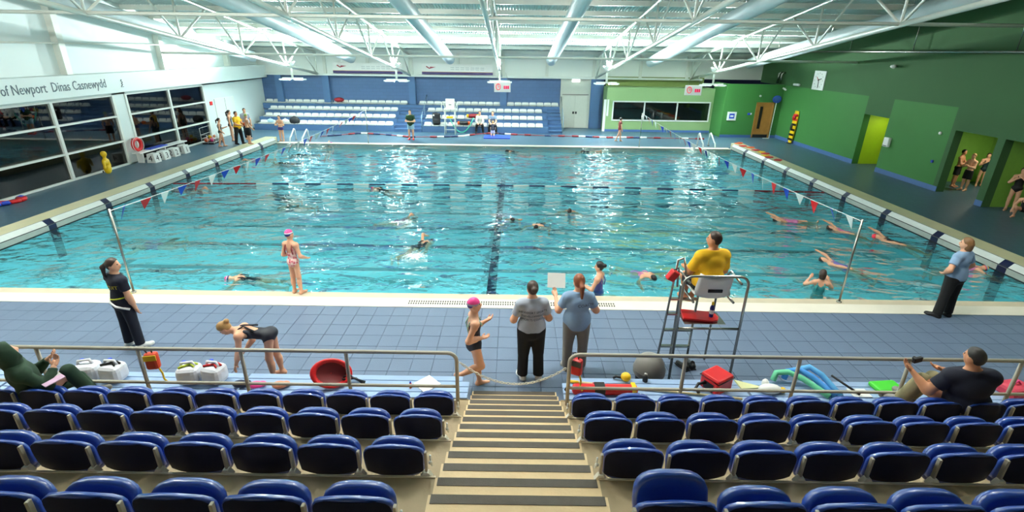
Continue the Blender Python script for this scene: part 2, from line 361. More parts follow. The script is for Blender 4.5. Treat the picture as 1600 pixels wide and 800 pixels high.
# ---- far wall (blue block) with columns, ledge, banners and doors
wf = B(); wf.box(XL - .5, YF, -.1, 6.55, YF + .3, 3.22)
wall_far = struct(wf.obj('wall_far', m_bluewall))
k = B(); k.box(XL - .5, YF, 3.3, XR + .5, YF + .3, 6.2); struct(k.obj('wall_far_upper', m_white))
k = B(); k.box(XL + .38, YF - .30, 3.22, XR - 4.0, YF + .3, 3.34); struct(k.obj('trim_2', m_white))
for x in (-15.2, -12.05, -6.3, -.2):
    boxobj('pilaster', (x - .22, YF - .28, 0, x + .22, YF, 3.22), m_bluepaint, wall_far)
for x in (-12.05, -9.2, -6.3, -3.2, -.2, 2.7, 5.8, 8.9, 12.0):
    boxobj('post', (x - .09, YF - .14, 3.34, x + .09, YF, 4.75), m_steelwhite, wall_far)
for bx, bw in ((-9.2, 4.6), (-3.25, 4.7)):
    bn = thing('banner', 'white banner with purple foot on far wall, ' + ('nearer the dark windows' if bx < -5 else 'nearer the cream double door'), 'banner', (bx, YF - .16, 3.38))
    boxobj('sheet', (-bw / 2, 0, .14, bw / 2, .02, .66), m_white2, bn); boxobj('purple_foot', (-bw / 2, -.002, 0, bw / 2, .02, .15), mat('purple_print', (40, 22, 84), .5, var=0), bn)
    boxobj('gold_stripe', (-bw / 2, -.004, .15, bw / 2, .018, .175), mat('gold_print', (196, 150, 90), .5, var=0), bn)
    k = B(); k.tube([(-bw / 2 + .3, -.004, .5), (-bw / 2 + .5, -.004, .38), (-bw / 2 + .9, -.004, .46), (-bw / 2 + .55, -.004, .45)], .035, 5); k.obj('red_emblem', mat('dull_red_print', (150, 40, 60), .6, var=0), bn)
    k = B()
    for q in range(2):
        for r in range(7): k.box(-bw / 2 + 1.9 + r * .33, -.003, .42 - q * .12, -bw / 2 + 2.15 + r * .33, .01, .455 - q * .12)
    k.obj('print_lines', mat('pale_print', (190, 194, 196), .6, var=0), bn)
m_doorp = mat('door_cream', (206, 208, 196), .5, var=.03)
d2 = struct(boxobj('door_2', (3.72, YF - .08, 0, 5.62, YF, 3.2), m_doorp)); d2['label'] = 'tall cream double door in far blue wall'
for b in ((3.86, 4.66), (4.68, 5.48)): boxobj('leaf', (b[0], YF - .11, .02, b[1], YF - .08, 2.14), mat('door_leaf', (216, 218, 206), .45, var=.03), d2, .006)
for x in (4.58, 4.76): boxobj('handle', (x - .06, YF - .13, .95, x + .06, YF - .11, 1.1), m_dark, d2)
boxobj('rail', (3.78, YF - .12, 2.18, 5.56, YF - .08, 2.24), m_grey, d2)
for x in (3.70, 5.64): boxobj('jamb', (x - .05, YF - .14, 0, x + .05, YF, 3.2), m_doorp, d2)
ex = boxobj('exit_light', (4.4, YF - .2, 3.02, 4.9, YF - .1, 3.2), mat('exit_glow', (235, 250, 240), .4, var=0, emit=2.2)); tag(ex, 'lit white exit light above the cream double door', 'light')
# ---- green office box with observation window, green far right corner
k = B(); YB = 23.45
k.box(6.55, YB, 0, 7.0, YF, 2.8); k.box(13.3, YB, 0, 13.5, YF, 2.8); k.box(7.0, YB, 0, 13.3, YF, .74); k.box(7.0, YB, 1.93, 13.3, YF, 2.8); k.box(7.0, YB + .7, .74, 13.3, YF, 1.93)
office = struct(k.obj('wall_office', m_greenC)); 
k = B(); k.box(6.7, YF - .05, 2.8, 13.2, YF + .2, 3.4); struct(k.obj('wall_office_top', mat('olive_paint', (112, 130, 66), .6)))
wn = thing('window_3', 'dark three pane observation window in green office wall', None, (7.0, YB, 0), kind='structure')
for x in (0, 2.05, 4.18, 6.3): boxobj('mullion', (x - .04, -.04, .74, x + .04, .06, 1.93), m_white2, wn)
for z in (.74, 1.93): boxobj('frame', (-.04, -.04, z - .04, 6.34, .06, z + .04), m_white2, wn)
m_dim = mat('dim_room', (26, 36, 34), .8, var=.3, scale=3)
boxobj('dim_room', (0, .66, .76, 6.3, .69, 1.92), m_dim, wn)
for a, b in ((0.04, 2.01), (2.09, 4.14), (4.22, 6.26)): boxobj('pane', (a, .0, .78, b, .02, 1.89), glass, wn)
boxobj('side_door', (-.62, -.03, .0, -.45, .0, 2.05), m_white2, wn)
boxobj('side_pane', (-.4, -.03, 1.0, -.28, .0, 2.05), m_white2, wn)
k = B(); k.box(5.66, YF - .3, 0, 6.3, YF, 3.22); struct(k.obj('wall_pier', m_bluepaint))
YG = 21.7
k = B(); k.box(13.5, YG, 0, 15.5, YG + .3, 3.2); k.box(16.55, YG, 0, XR + .3, YG + .3, 3.2); k.box(15.5, YG, 2.1, 16.55, YG + .3, 3.2); k.box(13.5, YG + .3, 0, 13.7, YB + .3, 3.2)
struct(k.obj('wall_corner', m_greenA))
d3 = struct(boxobj('door_3', (15.55, YG + .02, .01, 16.5, YG + .08, 2.07), m_wood)); d3['label'] = 'wooden door with slim black glass in green wall'
boxobj('slim_glass', (15.75, YG + .0, .55, 15.92, YG + .03, 1.9), m_black, d3); boxobj('kick_plate', (15.56, YG + .0, .01, 16.49, YG + .03, .2), m_dark, d3)
boxobj('frame', (15.47, YG - .02, 0, 15.55, YG + .1, 2.14), m_wood, d3); boxobj('frame', (16.5, YG - .02, 0, 16.58, YG + .1, 2.14), m_wood, d3); boxobj('frame', (15.47, YG - .02, 2.07, 16.58, YG + .1, 2.15), m_wood, d3)
k = B(); k.box(6.5, YB - .02, 0, 13.5, YB, .14); k.box(13.5, YG - .02, 0, 15.47, YG, .16); k.box(16.58, YG - .02, 0, XR, YG, .16)
struct(k.obj('baseboard_far', m_skirt))
# ---- right wall: green paint, three openings to niches
k = B(); ZP = 3.17
def wr(y0, y1, z0, z1, mi): k.mi = mi; k.box(XR, y0, z0, XR + .3, y1, z1)
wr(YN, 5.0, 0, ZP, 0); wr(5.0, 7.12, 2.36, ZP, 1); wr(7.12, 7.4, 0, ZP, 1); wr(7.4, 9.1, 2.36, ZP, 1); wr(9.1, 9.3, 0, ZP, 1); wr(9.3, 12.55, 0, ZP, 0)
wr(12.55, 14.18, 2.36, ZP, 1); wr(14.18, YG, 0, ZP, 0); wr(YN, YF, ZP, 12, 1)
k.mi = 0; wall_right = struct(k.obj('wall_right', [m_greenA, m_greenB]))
k = B()
for a, b in ((YN, 5.0), (7.12, 7.4), (9.1, 12.55), (14.18, YG)): k.box(XR - .015, a, 0, XR, b, .2)
struct(k.obj('baseboard_right', m_skirt))
m_niche = mat('niche_green', (122, 170, 70), .5, var=.08)
k = B(); k.box(20.2, 4.5, 0, 20.4, 11.0, 2.6); k.box(XR + .3, 10.8, 0, 20.4, 11.0, 2.6); k.box(XR + .3, 7.12, 0, 20.4, 7.35, 2.6); k.box(XR + .3, 4.5, 0, 20.4, 4.95, 2.6); k.box(XR + .2, 4.5, 2.42, 20.4, 11.0, 2.6)
struct(k.obj('wall_niche', m_niche))
k = B(); k.box(18.6, 12.0, 0, 18.8, 15.0, 2.6); k.box(XR + .3, 14.18, 0, 18.7, 14.4, 2.6); k.box(XR + .3, 12.3, 0, 18.7, 12.55, 2.6); k.box(XR + .2, 12.2, 2.42, 18.8, 14.5, 2.6)
struct(k.obj('wall_passage', m_lime))
area('niche_lamp', (18.9, 8.9, 2.36), 36, .35, col=(1, .95, .75)); area('niche_lamp', (18.9, 6.0, 2.36), 8, .35, col=(1, .95, .75)); area('passage_lamp', (17.9, 13.4, 2.36), 10, .4, col=(1, 1, .8))
# pipe rail high on the right wall
k = B(); k.tube([(XR - .25, 4, 5.08), (XR - .25, YF - 1, 5.08)], .05, 10); pr = struct(k.obj('trim_3', m_steel)); pr['label'] = 'long steel pipe rail high along the green right wall'
for y in (7.6, 12.0, 16.0, 20.0):
    k = B(); k.tube([(XR - .25, y, 5.08), (XR - .25, y, ztop(y) + .05)], .018, 6); k.obj('hanger', m_steel, pr)
# ---- near wall behind the camera
struct(boxobj('wall_near', (XL - .5, YN - .3, -.1, XR + .4, YN, 12), mat('near_wall_paint', (110, 128, 140), .7)))
# ---- roof: corrugated deck and purlins
k = B(); y0, y1 = YN - .3, YF + .4; px = .13; n = int((XR + .8 - (XL - .8)) / px); prof = []
for i in range(n):
    x = XL - .8 + i * px; prof += [(x, 0), (x + px * .42, 0), (x + px * .55, .045), (x + px * .87, .045)]
rows = [[k.bm.verts.new((x, y, ztop(y) + .26 + z)) for x, z in prof] for y in (y0, y1)]
for i in range(len(prof) - 1): k.bm.faces.new((rows[0][i], rows[0][i + 1], rows[1][i + 1], rows[1][i]))
ceiling = struct(k.obj('ceiling', mat('roof_deck_white', (214, 226, 222), .5, var=.02), None, False))
y = 24.2
while y > -2:
    kk = B(); zz = ztop(y); kk.box(XL - .2, y - .06, zz + .06, XR + .3, y + .06, zz + .255); kk.obj('purlin', m_steelwhite, ceiling); y -= 1.72
# ================================================================== ROOF STEEL, DUCTS, FITTINGS
def truss(x, i):
    names = ('nearest the dark left windows', 'between the window side truss and the middle one', 'over the middle of the pool', 'beside the cream double door', 'nearest the green right wall')
    t = thing('roof_truss', 'white steel lattice roof truss ' + names[i], 'truss', (x, 24.5, 0), group='roof trusses', kind='structure')
    ys = [24.5, 20.1, 15.6, 11.1, 6.8, 2.4, -2.0, -6.4, -10.8]
    k = B()
    for a, b in zip(ys, ys[1:]): pass
    ya, yb = 24.6, -12.5
    k.tube([(0, ya - 24.5, zbot(ya)), (0, yb - 24.5, zbot(yb))], .085, 8); k.obj('bottom_chord', m_steelwhite, t)
    k = B(); k.tube([(0, ya - 24.5, ztop(ya)), (0, yb - 24.5, ztop(yb))], .075, 8); k.obj('top_chord', m_steelwhite, t)
    for y in ys:
        for dy in (-2.1, 0., 2.1):
            yy = y + dy
            if yy > 24.6: continue
            k = B(); k.tube([(0, y - 24.5, zbot(y)), (0, yy - 24.5, ztop(yy))], .042, 6); k.obj('web_member', m_steelwhite, t)
    return t
for i, x in enumerate(TRX): truss(x, i)
for y, lab in ((6.8, 'near'), (15.6, 'far')):
    k = B(); z = zbot(y) + .02; k.tube([(XL - .1, y, z), (XR + .1, y, z)], .055, 8)
    o = struct(k.obj('tie_beam', m_steelwhite)); o['label'] = 'long horizontal white tie beam joining the trusses, ' + ('over the open pool' if lab == 'near' else 'toward the far blue stand')
m_duct = mat('duct_fabric', (206, 220, 222), .45, var=.03)
for i, x in enumerate((-15.35, -9.4, -3.4, 2.75, 8.8, 14.8)):
    d = thing('air_duct', 'long round white air duct hanging under the roof ' + ('by the window wall', 'second bay from window wall', 'left of the middle truss', 'right of the middle truss', 'second bay from green wall', 'by the green wall')[i], 'duct', (x, 0, 0), group='air ducts', kind='structure')
    ya, yb = 22.2, -9.0; r = .30
    za, zb = ztop(ya) - .62, ztop(yb) - .62
    k = B(); k.tube([(0, ya, za), (0, ya - .1, za + .016), (0, yb, zb)], r, 20, taper=[.8, 1, 1]); k.obj('tube', m_duct, d)
    k = B(); k.tube([(-.02, ya - .2, za + r - .0), (-.02, yb, zb + r)], .03, 5); k.obj('seam_rail', m_steelwhite, d)
    for y in (19, 14.5, 10):
        k = B(); k.tube([(0, y, ztop(y) - .34), (0, y, ztop(y) + .2)], .012, 5); k.obj('hanger', m_steel, d)
m_lens = mat('lamp_lens', (240, 255, 250), .4, var=0, emit=5.)
m_bowl = mat('lamp_bowl', (245, 255, 252), .4, var=0, emit=9.)
for row, yl in (('far', 20.7), ('near', YROW)):
    for i, x in enumerate(TRX):
        zc = zbot(yl)
        f = thing('light_fitting', 'white two headed light under the ' + ('window side', 'second from window', 'middle', 'second from green wall', 'green wall side')[i] + (' truss by far stand' if row == 'far' else ' truss over near lanes'), 'light', (x, yl, 0), group='hanging light fittings')
        k = B(); k.tube([(0, 0, zc - .05), (0, 0, zc - .62)], .06, 8); k.obj('stem', m_steelwhite, f)
        k = B(); k.box(-.6, -.05, zc - .68, .6, .05, zc - .60); k.obj('arm', m_steelwhite, f)
        for s in (-1, 1):
            k = B(); k.box(s * .42 - .3, -.24, zc - .735, s * .42 + .3, .24, zc - .665); k.bevel(.015); k.obj('head', m_white2, f)
            kk = B(); kk.box(s * .42 - .24, -.2, zc - .742, s * .42 + .24, .2, zc - .73); kk.obj('lens', m_lens, f)
        if row == 'far' and i == 2: continue
        k = B(); k.lathe([(.10, 0), (.2, .1), (.27, .24), (.285, .26), (.25, .25), (.12, .08)], 20, (0, 0, zc + .03)); k.obj('uplight_bowl', m_white2, f)
        k = B(); k.lathe([(.01, .1), (.12, .13), (.17, .19), (.1, .24), (.01, .25)], 16, (0, 0, zc + .03)); k.obj('lamp', m_bowl, f)
# hanging double timing panels
def panel(x, y, zt, lab):
    t = thing('timing_panel', lab, 'panel', (x, y, zt), group='hanging timing panels')
    k = B(); k.box(-.48, -.05, -.56, .48, .05, 0); k.bevel(.015); k.obj('case', mat('panel_white', (226, 222, 222), .4, var=.02), t)
    k = B(); k.box(-.015, -.06, -.54, .015, -.05, -.02); k.obj('divider', m_steelwhite, t)
    k = B(); k.tube([(-.24 + .13 * math.cos(a), -.056, -.26 + .17 * math.sin(a)) for a in np.linspace(0, 2 * PI, 14)[:-1]], .028, 5, closed=True); k.obj('ring_mark', mat('pink_led', (240, 90, 96), .5, var=0, emit=.15), t)
    k = B(); k.box(-.25, -.06, -.30, -.22, -.05, -.1); k.box(-.25, -.06, -.28, -.14, -.05, -.25); k.obj('hand_mark', MATS['pink_led'], t)
    k = B()
    for q in range(3): k.box(.08 + q * .11, -.06, -.38, .17 + q * .11, -.05, -.2)
    k.obj('digit_block', mat('red_led', (225, 20, 80), .5, var=0, emit=.2), t)
    for s in (-.35, .35):
        k = B(); k.tube([(s, 0, 0), (s * .6, 0, .5)], .012, 5); k.obj('hanger', m_steel, t)
panel(-.16, 20.4, 3.2, 'white hanging timing panel with pink and red marks in mid hall')
panel(11.0, 20.4, 3.17, 'white hanging timing panel with pink and red marks before the office window')

# ================================================================== NEAR STAND
def ny(n): return -3.30 - .292 * n
def nz(n): return .075 + .157 * n
SX0, SX1 = -.04, 1.23
# stepped tan body, left and right of the stair
def FZ(k): return nz(2 + 3 * (k - 1))
def FY(k): return ny(2 + 3 * (k - 1))
stand = thing('floor_stand', 'tan stepped floor of the near seating stand', None, kind='structure')
for s in (0, 1):
    for kx in range(1, 7):
        xa, xb = (XL, SX0) if s == 0 else (SX1, XR)
        k = B(); k.box(xa, YN, 0 if kx == 1 else FZ(kx - 1) - .02, xb, FY(kx), FZ(kx)); k.obj('tier', m_tan, stand)
        k = B(); k.box(xa, FY(kx) - .004, FZ(kx) - .05, xb, FY(kx) + .014, FZ(kx) + .008)
        if kx > 1: k.obj('nosing', mat('tier_edge', (214, 200, 172), .5), stand)
        else: k.obj('nosing', m_tan, stand)
stair = thing('floor_stair', 'tan aisle stair with dark nosing strips between seats', None, kind='structure')
for n in range(0, 21):
    boxobj('step', (SX0, YN if n == 20 else ny(n + 1) - .05, max(0, nz(n) - .18) if n else 0, SX1, ny(n), nz(n)), m_tread, stair)
    boxobj('nosing_strip', (SX0 + .02, ny(n) - .072, nz(n) - .001, SX1 - .02, ny(n) + .003, nz(n) + .004), m_strip, stair)
# ---- tip-up seats
SP = .52
def seat_meshes():
    Wd, Hh = .246, .305
    def prof(v):       # half width at height v 0..1
        return Wd * (1 - .05 * (1 - v)) if v < .55 else Wd * (1 - .05 * .45) * max(.0, 1 - ((v - .55) / .46) ** 3.2) ** .5 * .999
    def surf(u, v, off):
        a = 2 * u - 1; hw = prof(v); x = a * hw
        y = .055 * (a * hw / Wd) ** 2 - .05 * v + .03 * v * v
        return V((x, y + off, Hh * v - .02 - .022 * a * a * (hw / Wd) * (1 if v > .5 else v * 2)))
    k = B(); ga = k.grid(lambda u, v: surf(u, v, .014), 14, 10); gb = k.grid(lambda u, v: surf(u, v, -.016), 14, 10, True)
    nu, nv = 14, 10
    edge = [(i, 0) for i in range(nu)] + [(nu, j) for j in range(nv)] + [(i, nv) for i in range(nu, 0, -1)] + [(0, j) for j in range(nv, 0, -1)]
    for p, q in zip(edge, edge[1:] + edge[:1]):
        try: k.bm.faces.new((ga[p[0]][p[1]], ga[q[0]][q[1]], gb[q[0]][q[1]], gb[p[0]][p[1]])).smooth = True
        except ValueError: pass
    shell = k.mesh('backrest'); shell.materials.append(m_seat)
    k = B(); k.grid(lambda u, v: surf(.5 + (u - .5) * .955, .0 + v * .945, -.021), 14, 10, True); k.grid(lambda u, v: surf(.5 + (u - .5) * .955, .0 + v * .945, -.014), 14, 10)
    back = k.mesh('back_panel'); back.materials.append(m_seatdark)
    # pan, tipped up: D shape, thick rolled rim
    k = B(); n = 22; rings = []
    for (sc, yy) in ((.55, .05), (.86, .045), (.96, .03), (1., .0), (.97, -.03), (.88, -.038), (.5, -.02)):
        ring = []
        for i in range(n):
            a = 2 * PI * i / n; ex = .62
            x = .228 * sc * math.copysign(abs(math.cos(a)) ** ex, math.cos(a)); z = .17 * sc * math.copysign(abs(math.sin(a)) ** ex, math.sin(a))
            z += .012 * (1 - (x / .228) ** 2) * (1 if z > 0 else 0)
            ring.append(k.bm.verts.new((x, yy, z)))
        rings.append(ring)
    for a, b in zip(rings, rings[1:]):
        for i in range(n): k.bm.faces.new((a[i], a[(i + 1) % n], b[(i + 1) % n], b[i])).smooth = True
    k.bm.faces.new(rings[0]); k.bm.faces.new(rings[-1][::-1]); pan = k.mesh('seat_pan'); pan.materials.append(m_seat)
    k = B(); k.box(-.010, -.045, -.06, .010, -.012, .235); k.bevel(.004, 1); post = k.mesh('bracket'); post.materials.append(m_rail)
    k = B(); k.prism([(-.05, 0), (.05, 0), (.02, .05), (-.02, .05)], -.03, .01, 'y'); foot = k.mesh('foot'); foot.materials.append(m_coping)
    k = B(); k.tube([(0, .02, .02), (0, -.02, .1), (0, -.03, .17)], .008, 6); k.ball((0, -.03, .1), .016, 8, 6); arm = k.mesh('end_latch'); arm.materials.append(m_white2)
    return shell, back, pan, post, foot, arm
SM = seat_meshes()
m_tagred = mat('red_tag', (220, 50, 50), .4, var=0)
def seat(x, kx, lab, first=False, last=None, up=False, down=False):
    z = FZ(kx + 1) - .02; y = FY(kx + 1) + .075
    t = thing('stadium_seat', lab, 'seat', (x, y, z), group='blue tip-up seats of the near stand')
    newobj('backrest', SM[0], None, t); newobj('back_panel', SM[1], None, t)
    p = newobj('seat_pan', SM[2], None, t); p.location = (0, .125 + (0 if not up else .02), .03 + (0.10 if up else 0)); p.rotation_euler = (-.16 + random.uniform(-.03, .03), 0, 0)
    if down: p.location = (0, .26, .0); p.rotation_euler = (-PI / 2 + .08, 0, 0)
    for sx in ((-1,) if last != 'R' else (-1, 1)):
        b = newobj('bracket', SM[3], None, t); b.location = (sx * SP / 2, .0, .0)
        f = newobj('foot', SM[4], None, t); f.location = (sx * SP / 2, -.03, 0)
    if last:
        s = -1 if last == 'L' else 1
        b = newobj('end_latch', SM[5], None, t); b.location = (s * (SP / 2 + .035), .0, .03)
ordn = ('front', 'second', 'third', 'fourth')
num = ('first', 'second', 'third', 'fourth', 'fifth', 'sixth', 'seventh', 'eighth', 'ninth', 'tenth', 'eleventh', 'twelfth')
for kx, cnt in ((1, 11), (2, 10), (3, 8), (4, 6)):
    for s in (0, 1):
        for i in range(cnt):
            if s == 0: x = -.115 - SP / 2 - i * SP
            else: x = 1.245 + SP / 2 + i * SP
            if kx == 1 and s == 0 and i >= 11: continue
            lab = 'blue tip-up seat, %s from the stair in %s row, on the %s side' % (num[i], ordn[kx - 1], 'lifeguard chair' if s else 'red float')
            seat(x, kx, lab, last=('R' if s == 0 else 'L') if i == 0 else None, up=(kx == 4 and s == 1 and i == 0), down=(kx == 1 and (s, i) in ((1, 9), (0, 10))))
# ---- front guard rails with posts
RY = -3.955
def guard(xs, end, lab):
    t = thing('guard_rail', lab, 'railing', (end, RY, FZ(1)), group='front guard rails')
    d = 1 if xs[-1] > end else -1; far = xs[-1]; zt = 1.2 - FZ(1); zm = .67 - FZ(1)
    r = .12; pts = [(0, 0, 0), (0, 0, zt - r)] + [(d * r * (1 - math.cos(a)), 0, zt - r + r * math.sin(a)) for a in (.4, .8, 1.2, 1.5708)] + [(far - end, 0, zt)]
    k = B(); k.tube(pts, .026, 10); k.obj('top_rail', m_rail, t)
    k = B(); k.tube([(0, 0, zm), (far - end, 0, zm)], .022, 10); k.obj('mid_rail', m_rail, t)
    for x in xs[:-1]:
        k = B(); k.tube([(x - end, 0, 0), (x - end, 0, zt)], .024, 10); k.obj('post', m_rail, t)
        k = B(); k.lathe([(.036, 0), (.036, .012), (.03, .014)], 12, (x - end, 0, 0)); k.obj('flange', m_rail, t)
guard((-1.63, -3.01, -4.36, -5.69, -7.05, -8.4, -9.5), -.18, 'beige tubular guard rail before the seats on the red float side')
guard((2.83, 4.33, 5.77, 7.24, 8.7, 10.0), 1.31, 'beige tubular guard rail before the seats on the lifeguard chair side')
# chain across the stair
ch = thing('chain', 'sagging white plastic chain hung between the guard rails', 'chain', (-.145, RY + .03, 1.04))
nl = 34
def chp(u): return V((1.42 * u, .02, -.02 + (-.30) * (1 - (2 * u - 1) ** 2) - .07 * (u)))
kl = B(); kl.tube([(math.cos(a) * .014, 0, math.sin(a) * .026) for a in np.linspace(0, 2 * PI, 11)[:-1]], .0055, 5, closed=True); lm = kl.mesh('link'); lm.materials.append(mat('chain_ivory', (216, 210, 190), .4))
for i in range(nl):
    a = chp(i / nl); b = chp((i + 1) / nl); o = newobj('link', lm, None, ch); o.location = (a + b) / 2
    q = (b - a).normalized().to_track_quat('Z', 'Y'); o.rotation_mode = 'QUATERNION'; o.rotation_quaternion = q @ Matrix.Rotation(PI / 2 * (i % 2), 4, 'Z').to_quaternion(); o.scale = (1, 1, (b - a).length / .043)
# ---- slatted benches in front of the stand
def bench(x0, x1, lab, ch0, ch1):
    t = thing('slatted_bench', lab, 'bench', ((x0 + x1) / 2, -3.64, 0), group='slatted poolside benches'); h = (x1 - x0) / 2; zt = .42
    for i in range(4):
        ya = .24 - i * .122; a = -h + (.10 if ch0 and i == 0 else (.0)); b = h - (.10 if ch1 and i == 0 else 0)
        k = B(); k.box(a, ya - .112, zt - .03, b, ya, zt); k.bevel(.006, 1); k.obj('slat', m_bench, t)
    for x in np.linspace(-h + .25, h - .25, max(2, int((x1 - x0) / 1.1))):
        k = B(); k.box(x - .03, -.2, 0, x + .03, -.15, zt - .03); k.box(x - .03, .15, 0, x + .03, .2, zt - .03); k.box(x - .03, -.2, zt - .07, x + .03, .2, zt - .031); k.obj('leg_frame', mat('bench_frame', (40, 60, 110), .5), t)
bench(-3.28, -.06, 'pale blue slatted bench holding the red float and the white paper', False, True); bench(-6.6, -3.32, 'pale blue slatted bench holding the white jerrycans', False, False); bench(-9.4, -6.64, 'pale blue slatted bench behind the green clothed spectator', False, False)
bench(1.28, 3.9, 'pale blue slatted bench holding the red rescue tube and pole', True, False); bench(3.94, 6.9, 'pale blue slatted bench holding the foam noodles', False, False); bench(6.94, 9.8, 'pale blue slatted bench beyond the dark shirted spectator', False, False)

# ================================================================== FAR STAND (blue terrace with white seats)
fs = thing('floor_terrace', 'blue stepped terrace under the far white seats', None, kind='structure')
def TY(i): return 22.05 + .8 * i
def TZ(i): return .36 + .355 * i
for i in range(4):
    for xa, xb in ((-15.95, -7.05), (-5.3, 2.75)) if i < 3 else ((XL + .02, 3.6),):
        k = B(); k.box(xa, TY(i), 0 if i == 0 else TZ(i - 1) - .02, xb, YF - .001, TZ(i)); k.obj('tier', m_bluepaint, fs)
for xa, xb in ((-7.05, -5.3), (2.75, 3.62)):
    for j in range(7):
        k = B(); k.box(xa, TY(0) + j * .4 - .1, 0, xb, YF - .001, .18 + j * .178 - .001); k.obj('step', m_bluepaint, fs)
        k = B(); k.box(xa, TY(0) + j * .4 - .112, .18 + j * .178 - .05, xb, TY(0) + j * .4 - .1, .18 + j * .178); k.obj('step_edge', mat('dark_blue_paint', (44, 72, 112), .5), fs)
ks = B(); ks.grid(lambda u, v: (.235 * (2 * u - 1) * (1 - .12 * max(0, v - .5)), *[(-.02 + .36 * min(1, v / .5), .06 - .025 * math.sin(PI * min(1, v / .5)))[0] + .05 * max(0, v - .5), .055 - .02 * math.sin(PI * min(1, v / .5)) * (1 - (2 * u - 1) ** 2) + .30 * max(0, v - .5) * (1 - .15 * (2 * u - 1) ** 4)]), 8, 10)
ks.box(-.23, -.02, .0, .23, .34, .035); sm_ = ks.mesh('shell', True); sm_.materials.append(m_white2)
kf = B(); kf.box(-.16, .02, -.03, .16, .3, .0); fm_ = kf.mesh('mount'); fm_.materials.append(m_grey)
tiern = ('lowest', 'second', 'third', 'topmost')
def wseat(x, i, where):
    o = thing('terrace_chair', 'white low moulded chair on %s far terrace tier, %s' % (tiern[i], where), 'chair', (x, TY(i) + .02, TZ(i) + .03), group='white chairs of the far terrace, %s tier, %s' % (tiern[i], where))
    newobj('shell', sm_, None, o); newobj('mount', fm_, None, o)
for i in range(3):
    for q in range(17): wseat(-15.45 + q * .502, i, 'window side')
    for q in range(15): wseat(-4.95 + q * .508, i, 'high chair side')
for q in range(9): wseat(-16.0 + q * .502 - .05, 3, 'corner end')
for q in range(10): wseat(-11.45 + q * .502, 3, 'window side')
for q in range(11): wseat(-5.65 + q * .502, 3, 'high chair side')
for q in range(7): wseat(.3 + q * .5, 3, 'near the cream door')
def hrail(x, lab, slope=True):
    t = thing('terrace_handrail', lab, 'railing', (x, TY(0) - .15, 0))
    k = B(); k.tube([(0, 0, .18), (0, 0, 1.0), (.0, 2.3, 2.1), (0, 2.3, 1.4)], .025, 8); k.obj('rail', mat('blue_grey_rail', (120, 146, 160), .4), t)
    k = B(); k.tube([(0, 1.2, .72), (0, 1.2, 1.55)], .022, 8); k.obj('post', MATS['blue_grey_rail'], t)
hrail(-5.26, 'pale sloping handrail beside the terrace steps by the high chair'); hrail(3.66, 'pale sloping handrail at the terrace end by the cream door')
# ================================================================== PEOPLE (smooth solid figures meshed from rounded volumes)
def seg_d(P, a, b, r1, r2):
    ba = b - a; L2 = max(ba @ ba, 1e-9); t = np.clip(((P - a) @ ba) / L2, 0, 1)
    return np.linalg.norm(P - a - t[..., None] * ba, axis=-1) - (r1 + (r2 - r1) * t)
def ell_d(P, c, R, r):
    q = (P - c) @ R.T; k0 = np.linalg.norm(q / r, axis=-1); k1 = np.linalg.norm(q / (r * r), axis=-1)
    return k0 * (k0 - 1) / np.maximum(k1, 1e-6)
class Prim:
    def __init__(s, tagn, kind, *a): s.tag = tagn; s.kind = kind; s.a = a
    def bounds(s):
        if s.kind == 's': a, b, r1, r2 = s.a; r = max(r1, r2); return np.minimum(a, b) - r, np.maximum(a, b) + r
        c, R, r = s.a; m = max(r); return c - m, c + m
    def d(s, P): return seg_d(P, *s.a) if s.kind == 's' else ell_d(P, *s.a)
def smin(a, b, k):
    h = np.clip(.5 + .5 * (b - a) / k, 0, 1); return b + (a - b) * h - k * h * (1 - h)
def field(groups, res, k):
    """groups: list of (prims, inflate, planes[(pt,n)], subs[prims])"""
    lo = np.min([p.bounds()[0] - g[1] for g in groups for p in g[0]], axis=0) - 2.5 * res; hi = np.max([p.bounds()[1] + g[1] for g in groups for p in g[0]], axis=0) + 2.5 * res
    n = np.maximum(4, np.ceil((hi - lo) / res).astype(int) + 1)
    ax = [lo[i] + res * np.arange(n[i]) for i in range(3)]
    F = np.full(n, .25)
    for prims, inf, planes, subs in groups:
        G = np.full(n, .25) if (planes or subs) else F
        for p in prims:
            a, b = p.bounds(); pad = inf + max(.05, 3 * res)
            i0 = np.maximum(0, np.floor((a - pad - lo) / res).astype(int)); i1 = np.minimum(n, np.ceil((b + pad - lo) / res).astype(int) + 1)
            sl = tuple(slice(i0[i], i1[i]) for i in range(3))
            P = np.stack(np.meshgrid(ax[0][sl[0]], ax[1][sl[1]], ax[2][sl[2]], indexing='ij'), -1)
            G[sl] = smin(G[sl], p.d(P) - inf, k)
        if planes or subs:
            P = np.stack(np.meshgrid(*ax, indexing='ij'), -1)
            for pt, nn in planes: G = np.maximum(G, (P - pt) @ nn)
            for sp in subs: G = np.maximum(G, -sp.d(P))
            F = np.minimum(F, G)
    return F, lo
